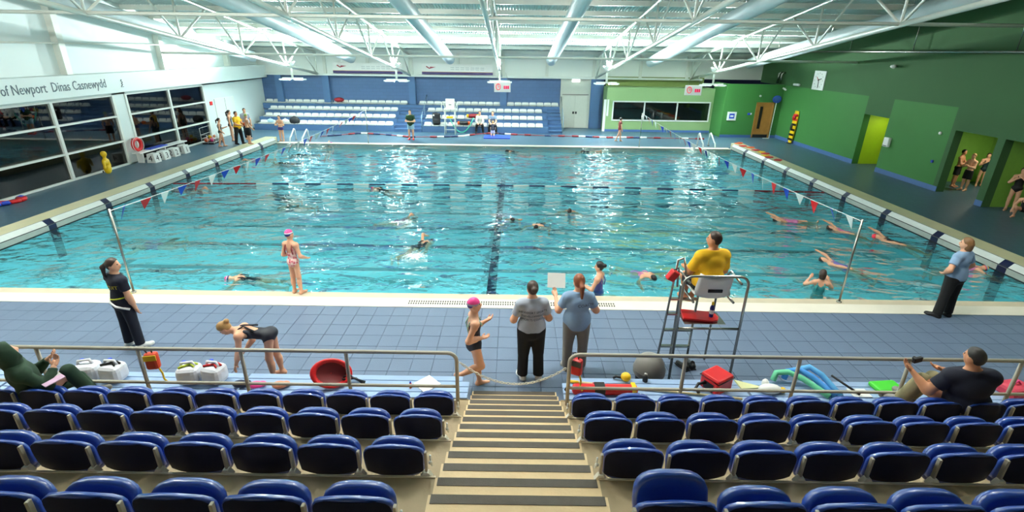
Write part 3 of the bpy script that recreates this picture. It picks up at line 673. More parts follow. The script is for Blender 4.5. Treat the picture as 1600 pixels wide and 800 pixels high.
def nets(F, lo, res):
    n = np.array(F.shape); s = F < 0
    c = np.stack([s[i:n[0] - 1 + i, j:n[1] - 1 + j, l:n[2] - 1 + l] for i in (0, 1) for j in (0, 1) for l in (0, 1)]).sum(0)
    act = (c > 0) & (c < 8); idx = np.argwhere(act)
    if not len(idx): return np.zeros((0, 3)), []
    vid = np.full(act.shape, -1); vid[act] = np.arange(len(idx))
    cor = [(i, j, l) for i in (0, 1) for j in (0, 1) for l in (0, 1)]
    vals = {q: F[idx[:, 0] + q[0], idx[:, 1] + q[1], idx[:, 2] + q[2]] for q in cor}
    acc = np.zeros((len(idx), 3)); cnt = np.zeros(len(idx))
    for q in cor:
        for a in range(3):
            if q[a] == 0:
                q2 = tuple(1 if b == a else q[b] for b in range(3)); v0, v1 = vals[q], vals[q2]; m = (v0 < 0) != (v1 < 0)
                t = np.where(m, v0 / np.where(m, v0 - v1, 1), 0); p = np.array(q, float)[None].repeat(len(idx), 0); p[:, a] += t
                acc[m] += p[m]; cnt[m] += 1
    vert = lo + res * (idx + acc / np.maximum(cnt, 1)[:, None])
    quads = []
    for a in range(3):
        b, d = (a + 1) % 3, (a + 2) % 3
        sl0 = [slice(None)] * 3; sl1 = [slice(None)] * 3; sl0[a] = slice(0, -1); sl1[a] = slice(1, None)
        e = s[tuple(sl0)] != s[tuple(sl1)]; ii = np.argwhere(e); ok = (ii[:, b] > 0) & (ii[:, d] > 0) & (ii[:, b] < n[b] - 1) & (ii[:, d] < n[d] - 1); ii = ii[ok]
        def g(db, dd):
            t = ii.copy(); t[:, b] -= db; t[:, d] -= dd; return vid[t[:, 0], t[:, 1], t[:, 2]]
        q = np.stack([g(1, 1), g(0, 1), g(0, 0), g(1, 0)], 1); ins = s[ii[:, 0], ii[:, 1], ii[:, 2]]
        q[~ins] = q[~ins][:, ::-1]; q = q[(q >= 0).all(1)]; quads.append(q)
    return vert, np.concatenate(quads)
def sdfmesh(name, groups, res, k=.02, extra=()):
    F, lo = field(groups, res, k); v, q = nets(F, lo, res); vs = [v]; qs = [q]; off = len(v)
    for gr, rs, kk in extra:
        F, lo = field(gr, rs, kk); v, q = nets(F, lo, rs); vs.append(v); qs.append(q + off); off += len(v)
    v = np.concatenate(vs); q = np.concatenate([x for x in qs if len(x)])
    me = bpy.data.meshes.new(name); me.vertices.add(len(v)); me.vertices.foreach_set('co', v.astype(np.float32).ravel())
    me.loops.add(q.size); me.loops.foreach_set('vertex_index', q.astype(np.int32).ravel()); me.polygons.add(len(q)); me.polygons.foreach_set('loop_start', np.arange(0, q.size, 4, dtype=np.int32)); me.polygons.foreach_set('loop_total', np.full(len(q), 4, dtype=np.int32))
    me.update(calc_edges=True); me.polygons.foreach_set('use_smooth', np.ones(len(q), bool)); return me
A = lambda *v: np.array(v, float)
def unit(v): v = np.array(v, float); return v / np.linalg.norm(v)
SKIN = {'fair': mat('skin_fair', (226, 170, 138), .5, var=.06, scale=14, spec=.35), 'tan': mat('skin_tan', (204, 142, 104), .5, var=.06, scale=14, spec=.35)}
m_eye = mat('eye_dark', (30, 24, 22), .25, var=0); m_lip = mat('lip', (176, 92, 86), .5, var=0)
def frame_of(fwd, up):
    up = unit(up); r = np.cross(fwd, up); r = unit(r); f = np.cross(up, r); return np.array([r, f, up])   # rows: right, fwd, up
def person(label, loc, rz=0, H=1.65, w=1., skin='fair', legs=None, arms=None, spine=(0, 0, 1), head=(0, 0), outfit=(), hair=None, res=.014, hands=None, group=None, tilt=None, pz=None, headsz=1., fine=False, text=None, twist=0., name='person', feet=True, face=True):
    """faces +Y locally; legs/arms: ((upper dir),(lower dir)) left then right; head=(yaw,pitch) deg; hands: curl per hand"""
    legs = legs or (((-.06, 0, -1), (0, 0, -1)), ((.06, 0, -1), (0, 0, -1)))
    arms = arms or (((-.18, .02, -1), (-.05, .15, -1)), ((.18, .02, -1), (.05, .15, -1)))
    h = H; sp = unit(spine); fwd0 = A(math.sin(math.radians(twist)) * -1, math.cos(math.radians(twist)), 0)
    Rt = frame_of(fwd0, sp); rt, ft = Rt[0], Rt[1]; I = np.eye(3)
    lt_, ls_, = .245 * h, .24 * h
    J = {}
    hipo = {-1: A(-.05 * h * w, 0, 0), 1: A(.05 * h * w, 0, 0)}
    low = 0; chain = {}
    for s, (t, sh) in zip((-1, 1), legs):
        kn = hipo[s] + unit(t) * lt_; an = kn + unit(sh) * ls_; chain[s] = (hipo[s], kn, an); low = min(low, an[2])
    p0 = A(0, 0, (-low + .042 * h) if pz is None else pz)
    P = []
    def add(tagn, a, b, r1, r2): P.append(Prim(tagn, 's', a, b, r1 * h, r2 * h))
    def ell(tagn, c, R, r): P.append(Prim(tagn, 'e', c, R, A(*r) * h))
    ell('pelvis', p0 + sp * .012 * h, Rt, (.092 * w, .072 * w, .07)); ell('pelvis', p0 + sp * -.01 * h - ft * .022 * h, Rt, (.08 * w, .06 * w, .06))
    ell('belly', p0 + sp * .10 * h, Rt, (.079 * w, .058 * w, .085)); ell('chest', p0 + sp * .205 * h, Rt, (.094 * w, .064 * w, .098))
    shc = p0 + sp * .262 * h; sw = .098 * h * (.55 + .45 * w)
    SH = {s: shc + rt * s * sw for s in (-1, 1)}
    P.append(Prim('chest', 's', SH[-1], SH[1], .04 * h, .04 * h))
    nb = p0 + sp * .285 * h
    for s in (-1, 1): P.append(Prim('chest', 's', nb + sp * .022 * h, shc + rt * s * sw * .86 + sp * .004 * h, .034 * h, .036 * h))
    hy, hp = [math.radians(v) for v in head]
    hf = ft * math.cos(hy) + np.cross(sp, ft) * math.sin(hy) if True else ft
    up = unit(sp + hf * math.sin(-hp) * .9 + A(0, 0, .25)); hf = unit(hf - up * (hf @ up)); Rh = frame_of(hf, up)
    hc = nb + sp * .062 * h + up * .062 * h * headsz + hf * .012 * h; q = h * headsz
    P.append(Prim('neck', 's', nb - sp * .01 * h, hc - up * .02 * q, .036 * h, .032 * h))
    hr = A(.044, .054, .060) * headsz
    ell('head', hc + up * .012 * q, Rh, tuple(hr)); ell('head', hc + hf * .018 * q - up * .03 * q, Rh, (.033 * headsz, .036 * headsz, .036 * headsz))
    if fine or res < .02:
        P.append(Prim('head', 's', hc + hf * .05 * q + up * .004 * q, hc + hf * .061 * q - up * .013 * q, .006 * q, .009 * q))
        for s in (-1, 1): ell('head', hc + Rh[0] * s * .044 * q - up * .004 * q - hf * .004 * q, Rh, (.006, .013, .018))
    ex = []; HD = {}
    for i, (s, (u, f)) in enumerate(zip((-1, 1), arms)):
        el = SH[s] + unit(u) * .175 * h; wr = el + unit(f) * .145 * h
        add('uarm%d' % s, SH[s], el, .034 * (.6 + .4 * w), .027 * (.6 + .4 * w)); add('farm%d' % s, el, wr, .027 * (.6 + .4 * w), .0175)
        P.append(Prim('farm%d' % s, 's', el + unit(f) * .02 * h, el + unit(f) * .07 * h, .0275 * h, .024 * h))
        fd = unit(f); curl = (hands[i] if hands else .45)
        side = unit(np.cross(fd, A(0, 0, 1) if abs(fd[2]) < .8 else ft)); pn = np.cross(side, fd)     # palm normal
        if s * (side @ rt) > 0: pass
        hand = [Prim('hand', 's', wr - fd * .012 * h, wr + fd * .03 * h, .0155 * h, .0135 * h), Prim('hand', 's', wr + fd * .012 * h - side * .011 * h, wr + fd * .042 * h - side * .014 * h, .0115 * h, .0105 * h), Prim('hand', 's', wr + fd * .012 * h + side * .011 * h, wr + fd * .042 * h + side * .014 * h, .0115 * h, .0105 * h)]
        for jf in range(4):
            b0 = wr + fd * .046 * h + side * (jf - 1.5) * .0105 * h; ln = (.040, .046, .044, .034)[jf] * h; pp = b0
            for sgm in range(3):
                an = curl * (sgm + .5) * .75; dv = fd * math.cos(an) + pn * math.sin(an); nx = pp + dv * ln * (.42, .33, .25)[sgm]; hand.append(Prim('hand', 's', pp, nx, (.0058 - .0006 * sgm) * h, (.0055 - .0007 * sgm) * h)); pp = nx
        tb = wr + fd * .014 * h - side * .014 * h; t1 = tb + (fd * .62 - side * .6 + pn * .35) * .026 * h; t2 = t1 + (fd * .85 - side * .15 + pn * .4) * .024 * h
        hand += [Prim('hand', 's', tb, t1, .0085 * h, .0068 * h), Prim('hand', 's', t1, t2, .0068 * h, .0052 * h)]
        HD[s] = wr + fd * .05 * h
        if fine: ex.append(([(hand, 0, (), ())], .0052, .004))
        else: P.extend(hand[:3]); P.append(Prim('hand', 's', wr + fd * .04 * h, wr + fd * .085 * h, .014 * h, .008 * h)); P.append(hand[-1])
    for s, (t, shd) in zip((-1, 1), legs):
        a, b, c = [p0 + v for v in chain[s]]; d = unit(shd)
        add('thigh%d' % s, a, b, .056 * w, .037 * (.5 + .5 * w)); add('shin%d' % s, b, c, .036, .0215)
        bk = unit(np.cross(unit(np.cross(d, A(1, 0, 0))), d)) if False else None
        mid = b + d * .075 * h; calf = -unit(A(0, 1, 0) - d * (d[1])); P.append(Prim('shin%d' % s, 's', mid + calf * .012 * h, b + d * .13 * h + calf * .008 * h, .031 * h, .026 * h))
        fdir = unit(A(s * .16, 1, 0) - d * (A(s * .16, 1, 0) @ d)) if abs(d[2]) > .6 else unit(A(0, .55, -.8) - d * (A(0, .55, -.8) @ d) + d * .5)
        if d[2] < -.85: fdir = unit(A(s * .18, 1, 0))
        if feet:
            heel = c - fdir * .018 * h + d * .02 * h; toe = c + fdir * .098 * h + d * .031 * h
            P.append(Prim('foot%d' % s, 's', c + d * .005 * h, heel, .022 * h, .022 * h)); P.append(Prim('foot%d' % s, 's', heel, toe, .022 * h, .0125 * h)); P.append(Prim('foot%d' % s, 's', c, toe - fdir * .02 * h, .02 * h, .013 * h)); P.append(Prim('foot%d' % s, 's', toe, toe - fdir * .03 * h + A(s * .018 * h, 0, 0), .0115 * h, .012 * h))
    root = thing(name, label, 'person', loc, math.radians(rz), group)
    if tilt: root.rotation_euler = (math.radians(tilt[0]), math.radians(tilt[1]), math.radians(rz))
    body = newobj('body', sdfmesh('body', [(P, 0, (), ())], res, .022 * h, ex), SKIN[skin], root)
    by = lambda *tg: [p for p in P if any(p.tag.startswith(t) for t in tg)]
    res2 = res * 1.05; out = {'root': root, 'hands': HD, 'hc': hc, 'P': P, 'p0': p0, 'Rh': Rh}
    def part(nm, groups, m, k=.02, rs=None): o = newobj(nm, sdfmesh(nm, groups, rs or res2, k * h), m, root); out[nm] = o; return o
    if fine and face:
        kk = B()
        for s in (-1, 1): kk.ball(tuple(hc + Rh[0] * s * .019 * q + hf * .0475 * q + up * .008 * q), .0065 * q, 8, 6)
        kk.obj('eyes', m_eye, root); kk = B(); kk.ball(tuple(hc + hf * .0545 * q - up * .032 * q), .011 * q, 8, 6, (1.3, .45, .5)); kk.obj('mouth', m_lip, root)
    for it in outfit:
        kd, m = it[0], it[1]; o = it[2] if len(it) > 2 else {}
        if kd == 'tee':
            hem = o.get('hem', -.055); ls = o.get('sleeve', .62); loose = o.get('loose', .011)
            g = [(by('pelvis', 'belly', 'chest') + [Prim('x', 'e', p0 + sp * .04 * h, Rt, A(.106 * w, .074 * w, .12) * h)], loose * h, [(p0 + sp * hem * h, -sp), (nb + sp * .038 * h, unit(sp + ft * .22))], ())]
            for s in (-1, 1):
                u = by('uarm%d' % s)[0]; fa = by('farm%d' % s)[0]
                if ls <= 1: e = u.a[0] + (u.a[1] - u.a[0]) * ls; g.append(([Prim('x', 's', u.a[0], u.a[1], .041 * h * (.6 + .4 * w), .040 * h * (.6 + .4 * w))], .004 * h, [(e, unit(u.a[1] - u.a[0]))], ()))
                else: g.append((by('uarm%d' % s, 'farm%d' % s)[:3], .009 * h, [(fa.a[1] - (fa.a[1] - fa.a[0]) * .08, unit(fa.a[1] - fa.a[0]))], ()))
            F = part('shirt', g, m)
        elif kd == 'trousers':
            ln = o.get('len', .97); g = [(by('pelvis', 'thigh'), o.get('loose', .011) * h, [(p0 + sp * o.get('waist', .035) * h, sp)], ())]
            for s in (-1, 1):
                sh = by('shin%d' % s)[0]; b, c = sh.a[0], sh.a[1]; dd = c - b
                if ln > .1: g.append(([Prim('x', 's', b, c, .043 * h, o.get('cuff', .037) * h)], .006 * h, [(b + dd * ln, unit(dd))], ()))
            part('trousers', g, m)
        elif kd == 'shorts':
            ln = o.get('len', .75); g = [(by('pelvis'), .008 * h, [(p0 + sp * .04 * h, sp)], ())]
            for s in (-1, 1):
                th = by('thigh%d' % s)[0]; a, b = th.a[0], th.a[1]; g.append(([Prim('x', 's', a, b, .058 * w * h, .052 * h)], .008 * h, [(a + (b - a) * ln, unit(b - a)), (p0 + sp * .04 * h, sp)], ()))
            part('shorts', g, m)
        elif kd == 'suit':
            back = o.get('back', .14)
            pl = [(p0 + sp * .235 * h, unit(sp - ft * .0))]
            for s in (-1, 1):
                dl = unit(sp * .35 - unit(legs[0 if s < 0 else 1][0]) * .65); pl.append((p0 + rt * s * .045 * h - dl * .052 * h, unit(rt * s * .62 - dl * .78)))
            subs = [Prim('x', 'e', p0 + sp * (back + .10) * h - ft * .10 * h, Rt, A(.062, .075, .12) * h)]
            for s in (-1, 1): subs.append(Prim('x', 'e', p0 + sp * .235 * h + rt * s * .105 * h, Rt, A(.035, .12, .075) * h))
            g = [(by('pelvis', 'belly', 'chest', 'thigh'), .0058 * h, pl, subs)]
            part('swimsuit', g, m, .02)
            mm = o.get('trim', m); kk = B()
            for s in (-1, 1):
                top = p0 + sp * .312 * h + rt * s * .05 * h; fr = p0 + sp * .225 * h + rt * s * .048 * h + ft * .07 * h; bk = p0 + sp * (.245 if o.get('cross') else .21) * h + rt * s * (.012 if o.get('cross') else .055) * h - ft * .069 * h
                b2 = p0 + sp * .13 * h + rt * s * .062 * h - ft * .055 * h
                kk.tube([tuple(fr), tuple((fr + top) / 2 + ft * .008 * h), tuple(top), tuple((top + bk) / 2 - ft * .012 * h), tuple(bk), tuple(b2)], .0085 * h, 6)
            kk.obj('strap', mm, root)
        elif kd == 'shoes':
            for s in (-1, 1): part('shoe', [(by('foot%d' % s), .007 * h, [(by('shin%d' % s)[0].a[1] - unit(legs[0 if s < 0 else 1][1]) * .012 * h, -unit(legs[0 if s < 0 else 1][1]))], ())], m)
        elif kd == 'cap':
            g = [(by('head')[:1], .005 * h, [(hc + up * .002 * q, unit(-up * .85 - hf * -.18))], ())]
            part('swim_cap', g, m, .01, min(res2, .012))
        elif kd == 'hood':
            g = [(by('head'), .022 * h, [(hc + hf * .05 * q, hf)], ()), ([Prim('x', 's', nb, hc - hf * .02 * h, .062 * h, .055 * h)], 0, (), ())]
            part('hood', g, m)
    if hair:
        m, style = hair[0], hair[1]; sh_ = style == 'short'
        cut = unit(hf * .78 - up * .62); g = [(by('head')[:1], (.0055 if sh_ else .008) * h, [(hc + up * (.016 if sh_ else .006) * q + hf * .012 * q, cut), (hc - up * (.012 if sh_ else .042) * q, unit(-up + hf * .75) if sh_ else -up)], ())]
        if style == 'pony':
            b = hc - hf * .058 * q + up * .022 * q; e = b - hf * .028 * q - up * .03 * q; g.append(([Prim('x', 's', b, e, .016 * q, .021 * q), Prim('x', 's', e, e - A(0, 0, .10) * q - hf * .006 * q, .023 * q, .012 * q)], 0, (), ()))
        elif style == 'bun': b = hc - hf * .056 * q + up * .03 * q; g.append(([Prim('x', 's', b, b - hf * .01 * q, .024 * q, .026 * q)], 0, (), ()))
        elif style == 'bob': g.append(([Prim('x', 's', hc - hf * .02 * q, hc - hf * .026 * q - up * .05 * q, .05 * q, .042 * q)], 0, [(hc + hf * .01 * q, hf), (hc - up * .075 * q, -up)], ()))
        elif style == 'long': g.append(([Prim('x', 's', hc - hf * .025 * q, nb - ft * .045 * h - sp * .05 * h, .05 * q, .035 * q)], 0, (), ()))
        part('hair', g, m, .012, min(res2, .013))
    if text:
        for txt, size, zoff, xo, m in text:
            me = textmesh(txt, size, 1.0, 0); shirt = out['shirt']; bm = bmesh.new(); bm.from_mesh(me)
            bmesh.ops.subdivide_edges(bm, edges=[e for e in bm.edges if e.calc_length() > .03], cuts=2); bmesh.ops.triangulate(bm, faces=bm.faces)
            sb = bmesh.new(); sb.from_mesh(shirt.data); bv = BVHTree.FromBMesh(sb)
            for v in bm.verts:
                o = p0 + sp * zoff * h + rt * (v.co.x + xo) + sp * v.co.y - ft * .5; hit = bv.ray_cast(V(o), V(ft))
                v.co = V(hit[0]) - V(ft) * .004 if hit[0] else V(o + ft * .4)
            bm.to_mesh(me); bm.free(); sb.free(); newobj('shirt_print', me, m, out['shirt'])
    return out
# ------------------------------------------------------------------ the people
m_navyT = mat('navy_cloth', (20, 24, 42), .85, var=.1, scale=20); m_navyP = mat('navy_trousers', (18, 22, 38), .85, var=.1, scale=20)
m_blackC = mat('black_cloth', (16, 16, 18), .85, var=.1, scale=20); m_greyT = mat('grey_tee', (168, 176, 190), .85, var=.06, scale=20); m_blueT = mat('pale_blue_tee', (134, 164, 196), .85, var=.06, scale=20)
m_greyP = mat('grey_trousers', (128, 124, 118), .85, var=.08, scale=20); m_yelT = mat('yellow_polo', (236, 182, 18), .8, var=.06, scale=16); m_khaki = mat('khaki_cloth', (150, 140, 104), .85, var=.08, scale=18)
m_greenC2 = mat('dark_green_cloth', (24, 54, 34), .85, var=.12, scale=18); m_suitN = mat('navy_swimsuit', (16, 20, 36), .6, var=.1); m_mint = mat('mint_trim', (176, 214, 200), .5, var=0)
m_hbrown = mat('hair_brown', (52, 34, 24), .5, var=.2, scale=60); m_hblack = mat('hair_black', (22, 18, 18), .45, var=.2, scale=60); m_hginger = mat('hair_ginger', (126, 66, 34), .5, var=.2, scale=60); m_hblond = mat('hair_blond', (176, 134, 82), .5, var=.2, scale=60)
m_text1 = mat('yellow_print', (224, 206, 60), .6, var=0); m_text2 = mat('dark_print', (26, 30, 44), .6, var=0)
m_pink = mat('pink_rubber', (232, 62, 140), .4, var=.03); m_redc = mat('red_rubber', (222, 40, 60), .4, var=.03)
def bandmat(name, stops, rough=.45):
    m = bpy.data.materials.new(name); m.use_nodes = True; N = m.node_tree.nodes; L = m.node_tree.links; b = N['Principled BSDF']; b.inputs['Roughness'].default_value = rough
    tc = N.new('ShaderNodeTexCoord'); sx = N.new('ShaderNodeSeparateXYZ'); L.new(tc.outputs['Generated'], sx.inputs[0]); cr = N.new('ShaderNodeValToRGB'); cr.color_ramp.interpolation = 'CONSTANT'
    e = cr.color_ramp.elements; e[0].position = stops[0][0]; e[0].color = rgb(*stops[0][1]); e[1].position = stops[1][0]; e[1].color = rgb(*stops[1][1])
    for p, c in stops[2:]: x = e.new(p); x.color = rgb(*c)
    L.new(sx.outputs['Z'], cr.inputs[0]); L.new(cr.outputs[0], b.inputs['Base Color']); return m
m_capPWN = bandmat('cap_pink_white_navy', [(0, (30, 34, 110)), (.42, (232, 226, 232)), (.56, (236, 70, 140))])
m_capRain = bandmat('cap_rainbow', [(0, (220, 60, 60)), (.3, (60, 150, 210)), (.5, (240, 210, 60)), (.7, (230, 120, 50))])
m_floral = bpy.data.materials.new('floral_pink_fabric'); m_floral.use_nodes = True
N = m_floral.node_tree.nodes; L = m_floral.node_tree.links; vo = N.new('ShaderNodeTexVoronoi'); vo.inputs['Scale'].default_value = 22; tc = N.new('ShaderNodeTexCoord'); L.new(tc.outputs['Object'], vo.inputs['Vector'])
cr = N.new('ShaderNodeValToRGB'); cr.color_ramp.interpolation = 'CONSTANT'; e = cr.color_ramp.elements; e[0].color = rgb(196, 60, 84); e[1].position = .35; e[1].color = rgb(226, 160, 160); x = e.new(.6); x.color = rgb(236, 206, 196)
L.new(vo.outputs['Distance'], cr.inputs[0]); L.new(cr.outputs[0], N['Principled BSDF'].inputs['Base Color'])
st = (((-.05, 0, -1), (-.02, 0, -1)), ((.05, 0, -1), (.02, 0, -1)))
# --- near deck
x, y, _ = gp(213, 541); P1 = person('person in navy T-shirt and trousers with yellow belt standing by the pool', (x, y, 0), -24, 1.655, .95, 'fair', legs=(((-.05, -.03, -1), (-.05, -.04, -1)), ((.06, .03, -1), (.07, .0, -1))), arms=(((-.2, .12, -1), (.1, .5, -1)), ((.16, .04, -1), (.03, .2, -1))), head=(-48, 3), outfit=[('tee', m_navyT), ('trousers', m_navyP), ('shoes', m_white2)], hair=(m_hbrown, 'pony'), res=.0125, fine=True, text=[('CIRCUIT', .085, .18, -.02, m_text1)])
r = P1['root']; k = B(); k.tube([(.172 * math.cos(a), .132 * math.sin(a) + .0, .98 + .03 * math.cos(a)) for a in np.linspace(0, 2 * PI, 19)[:-1]], .013, 6, closed=True); k.obj('yellow_belt', mat('lime_strap', (196, 206, 40), .6, var=0), r)
k = B(); k.tube([(-.175, -.05, .95), (-.05, -.155, .93), (.08, -.15, .87), (.2, -.02, .79)], .02, 6); k.obj('white_strap', m_white2, r)
x, y, _ = gp(466, 458); person('person in pink floral swimsuit and striped cap standing at the pool edge', (x, y, 0), -14, 1.42, .82, 'fair', legs=(((-.04, .03, -1), (-.03, -.02, -1)), ((.05, .0, -1), (.03, .0, -1))), arms=(((-.3, -.1, -1), (.3, .9, -.2)), ((.34, -.08, -1), (-.02, .8, -.45))), head=(-12, 12), outfit=[('suit', m_floral, {'trim': mat('dark_red_strap', (130, 40, 36), .6, var=0), 'back': .12}), ('cap', m_capPWN)], res=.0125, fine=True, headsz=1.1)
x, y, _ = gp(424, 596); person('person in navy crossback swimsuit bending over the bench', (x + .06, y + .10, 0), 100, 1.52, .86, 'fair', legs=(((-.05, .12, -1), (-.02, -.06, -1)), ((.05, -.04, -1), (.02, -.1, -1))), arms=(((-.12, .12, -1), (.0, .34, -1)), ((.14, -.25, -1), (-.05, .62, -.8))), spine=(0, 1, .22), head=(0, 22), outfit=[('suit', m_suitN, {'cross': True, 'back': .10})], hair=(m_hblond, 'bun'), res=.0125, fine=True, headsz=1.06)
x, y, _ = gp(745, 606); person('person in navy swimsuit with mint trim and pink cap walking past stair', (x - .03, y + .03, 0), -78, 1.56, .92, 'fair', legs=(((.02, .16, -1), (.01, .04, -1)), ((-.02, .24, -1), (0, -.96, -.36))), arms=(((-.22, .12, -1), (.1, .75, .5)), ((.16, -.4, -.9), (-.35, .85, -.06))), head=(0, 12), outfit=[('suit', m_suitN, {'trim': m_mint, 'back': .15}), ('cap', bandmat('cap_pink_grey_violet', [(0, (64, 52, 140)), (.30, (176, 170, 186)), (.48, (234, 66, 142))]))], res=.0115, fine=True, headsz=1.08, pz=.79)
x, y, _ = gp(828, 590); person('person in grey printed T-shirt and black trousers standing before the stair', (x, y, 0), 8, 1.70, 1.12, 'fair', legs=(((-.05, .0, -1), (-.03, .0, -1)), ((.05, -.03, -1), (.03, -.05, -1))), arms=(((-.36, .12, -1), (.35, 1, .1)), ((.36, .1, -1), (-.35, 1, .05))), head=(4, 10), outfit=[('tee', m_greyT, {'hem': -.085}), ('trousers', m_blackC, {'cuff': .044, 'loose': .014}), ('shoes', m_white2)], hair=(m_hbrown, 'bun'), res=.0125, fine=True, text=[('NEWPORT SPORTS', .050, .205, 0, m_text2), ('DEVELOPMENT', .050, .168, 0, m_text2), ('SPORTS COACH', .050, .131, 0, m_text2)])
x, y, _ = gp(896, 577); P6 = person('person in pale blue T-shirt and grey trousers holding up papers', (x, y, 0), 2, 1.70, 1.14, 'fair', arms=(((-.42, .25, -1), (-.15, 1, .75)), ((.5, .2, -1), (-.55, 1, .25))), head=(10, 4), outfit=[('tee', m_blueT, {'hem': -.05}), ('trousers', m_greyP, {'loose': .009}), ('shoes', m_grey)], hair=(m_hginger, 'pony'), res=.0125, fine=True, text=[('COACH', .07, .20, .10, m_text2)], headsz=1.04)
hl = P6['hands'][-1]; k = B(); k.box(-.15, -.004, -.02, .15, .004, .22, Matrix.Rotation(-.5, 4, 'X')); pp = k.obj('paper_sheets', mat('paper', (232, 232, 224), .7, var=.03)); M_ = P6['root'].matrix_basis; wv = M_ @ V(hl + A(.03, .06, .06)); pp.location = wv; pp.rotation_euler = (0, .1, .15); tag(pp, 'white paper sheets held up by the pale blue shirted coach', 'paper')
x, y, _ = gp(1470, 494); person('person in pale blue T-shirt and black trousers, hands on hips by the pool', (x, y, 0), 22, 1.68, 1.08, 'fair', legs=(((-.07, .02, -1), (-.03, .02, -1)), ((.06, -.03, -1), (.02, -.04, -1))), arms=(((-.75, -.1, -1), (.5, .42, -.45)), ((.8, -.12, -1), (-.55, .4, -.5))), head=(14, 6), outfit=[('tee', m_blueT, {'hem': -.02}), ('trousers', m_blackC, {'cuff': .042, 'waist': .03}), ('shoes', m_black)], hair=(mat('hair_light_brown', (128, 92, 56), .5, var=.2, scale=60), 'bob'), res=.0125, fine=True, text=[('COACH', .05, .20, .05, m_text2)])
# --- lifeguard on the high chair (chair origin on the deck)
CHX, CHY = 3.56, -2.60
hc_ = thing('lifeguard_chair', 'tall steel lifeguard chair with white seat and ladder on near deck', 'chair', (CHX, CHY, 0))
k = B(); r = .14; zt = 1.85; pts = [(-.49, -.28, 0), (-.49, -.28, zt - r)] + [(-.49 + r * (1 - math.cos(a)), -.28, zt - r + r * math.sin(a)) for a in (.4, .8, 1.2, 1.57)] + [(.47 - r * (1 - math.cos(a)), -.28, zt - r + r * math.sin(a)) for a in (1.57, 1.2, .8, .4)] + [(.47, -.28, zt - r), (.47, -.28, 0)]
k.tube(pts, .021, 10); k.obj('rear_hoop', m_steel, hc_)
k = B(); k.tube([(-.49, -.28, .97), (.47, -.28, .97)], .019, 8); k.obj('cross_bar', m_steel, hc_)
for s in (-1, 1):
    k = B(); k.tube([(s * .3, .32, 0), (s * .3, .3, 1.42), (s * .3, -.28, 1.42)], .019, 8); k.obj('front_leg', m_steel, hc_)
    k = B(); k.tube([(s * .38, -.26, 1.72), (s * .40, .16, 1.74), (s * .40, .24, 1.66), (s * .38, .24, 1.42)], .018, 8); k.obj('arm_rest', m_steel, hc_)
for xx, xt in ((-.58, -.46), (-.08, -.06)):
    k = B(); k.tube([(xx, .15, 0), (xt, .15, 1.55 if xx > -.3 else 1.92)] + ([(xt + .08, .12, 1.97), (xt + .1, -.0, 1.75)] if xx < -.3 else []), .02, 8); k.obj('ladder_rail', m_steel, hc_)
for z in (.37, .68, .98, 1.25):
    k = B(); u = z / 1.9; k.box(-.58 + .12 * u, .12, z - .015, -.07, .18, z + .012); k.obj('ladder_tread', m_steel, hc_)
# moulded white seat with a slot
k = B(); k.grid(lambda u, v: (.26 * (2 * u - 1) * (1 - .12 * max(0, v - .5)), (.28 - .46 * min(1, v / .5)) - .10 * max(0, v - .5) * 2 + .05 * (2 * u - 1) ** 2 * (1 if v > .5 else 0), 1.47 + .05 * (2 * u - 1) ** 2 + (.36 * (v - .5) * 2 if v > .5 else .02 * (1 - v * 2))), 10, 12)
me = k.mesh('seat', True); st_ = newobj('seat', me, m_white2, hc_); md = st_.modifiers.new('s', 'SOLIDIFY'); md.thickness = .03
boxobj('seat_slot', (-.10, -.262, 1.57, .12, -.245, 1.625), m_black, hc_, .01)
k = B(); k.box(-.34, -.18, .985, .30, .18, .992); k.obj('shelf', m_steel, hc_)
kb = B(); kb.prism([(-.28, -.14), (.16, -.16), (.25, -.1), (.28, 0), (.25, .1), (.16, .15), (-.28, .16)], 0, .035, 'z'); kb.bevel(.01, 2); o = kb.obj('kickboard', m_red); o.location = (CHX - .03, CHY + .03, .994); o.rotation_euler = (0, 0, -.15); tag(o, 'red kickboard lying on the lifeguard chair shelf', 'kickboard')
t = thing('spray_bottle', 'blue and yellow bottle standing on the red kickboard', 'bottle', (CHX + .12, CHY - .02, 1.03))
k = B(); k.lathe([(.03, 0), (.034, .01), (.034, .17), (.022, .2), (.018, .22)], 16); k.obj('bottle', mat('bottle_blue', (30, 44, 130), .35), t); k = B(); k.lathe([(.02, .2), (.02, .25), (.012, .265)], 12); k.obj('cap', m_yellow, t); k = B(); k.lathe([(.0345, .06), (.0345, .13)], 16, cap=False); k.obj('label_band', m_white2, t)
LG = person('person in yellow polo shirt sitting on the tall lifeguard chair', (CHX - .02, CHY + .0, 0), 8, 1.78, 1.18, 'tan', legs=(((-.1, .95, -.12), (.25, .15, -1)), ((.16, .95, -.12), (-.38, .05, -1))), arms=(((-.3, .35, -1), (.3, 1, -.2)), ((.34, .3, -1), (-.1, 1, -.3))), spine=(.0, -.04, 1), head=(38, 4), outfit=[('tee', m_yelT, {'hem': -.06, 'sleeve': .8, 'loose': .015}), ('shorts', m_blackC, {'len': .8})], hair=(m_hbrown, 'short'), res=.0125, fine=True, pz=1.60)
k = B(); k.box(-.07, -.05, -.09, .07, .05, .09); k.bevel(.02); k.mi = 1; k.tube([(-.05, 0, .09), (0, 0, .15), (.05, 0, .09)], .01, 6); o = k.obj('radio_pouch', [m_red, m_black]); o.location = (CHX - .56, CHY + .02, 1.72); o.rotation_euler = (.2, .5, .3); tag(o, 'red and black pouch hung beside the lifeguard chair seat', 'pouch')
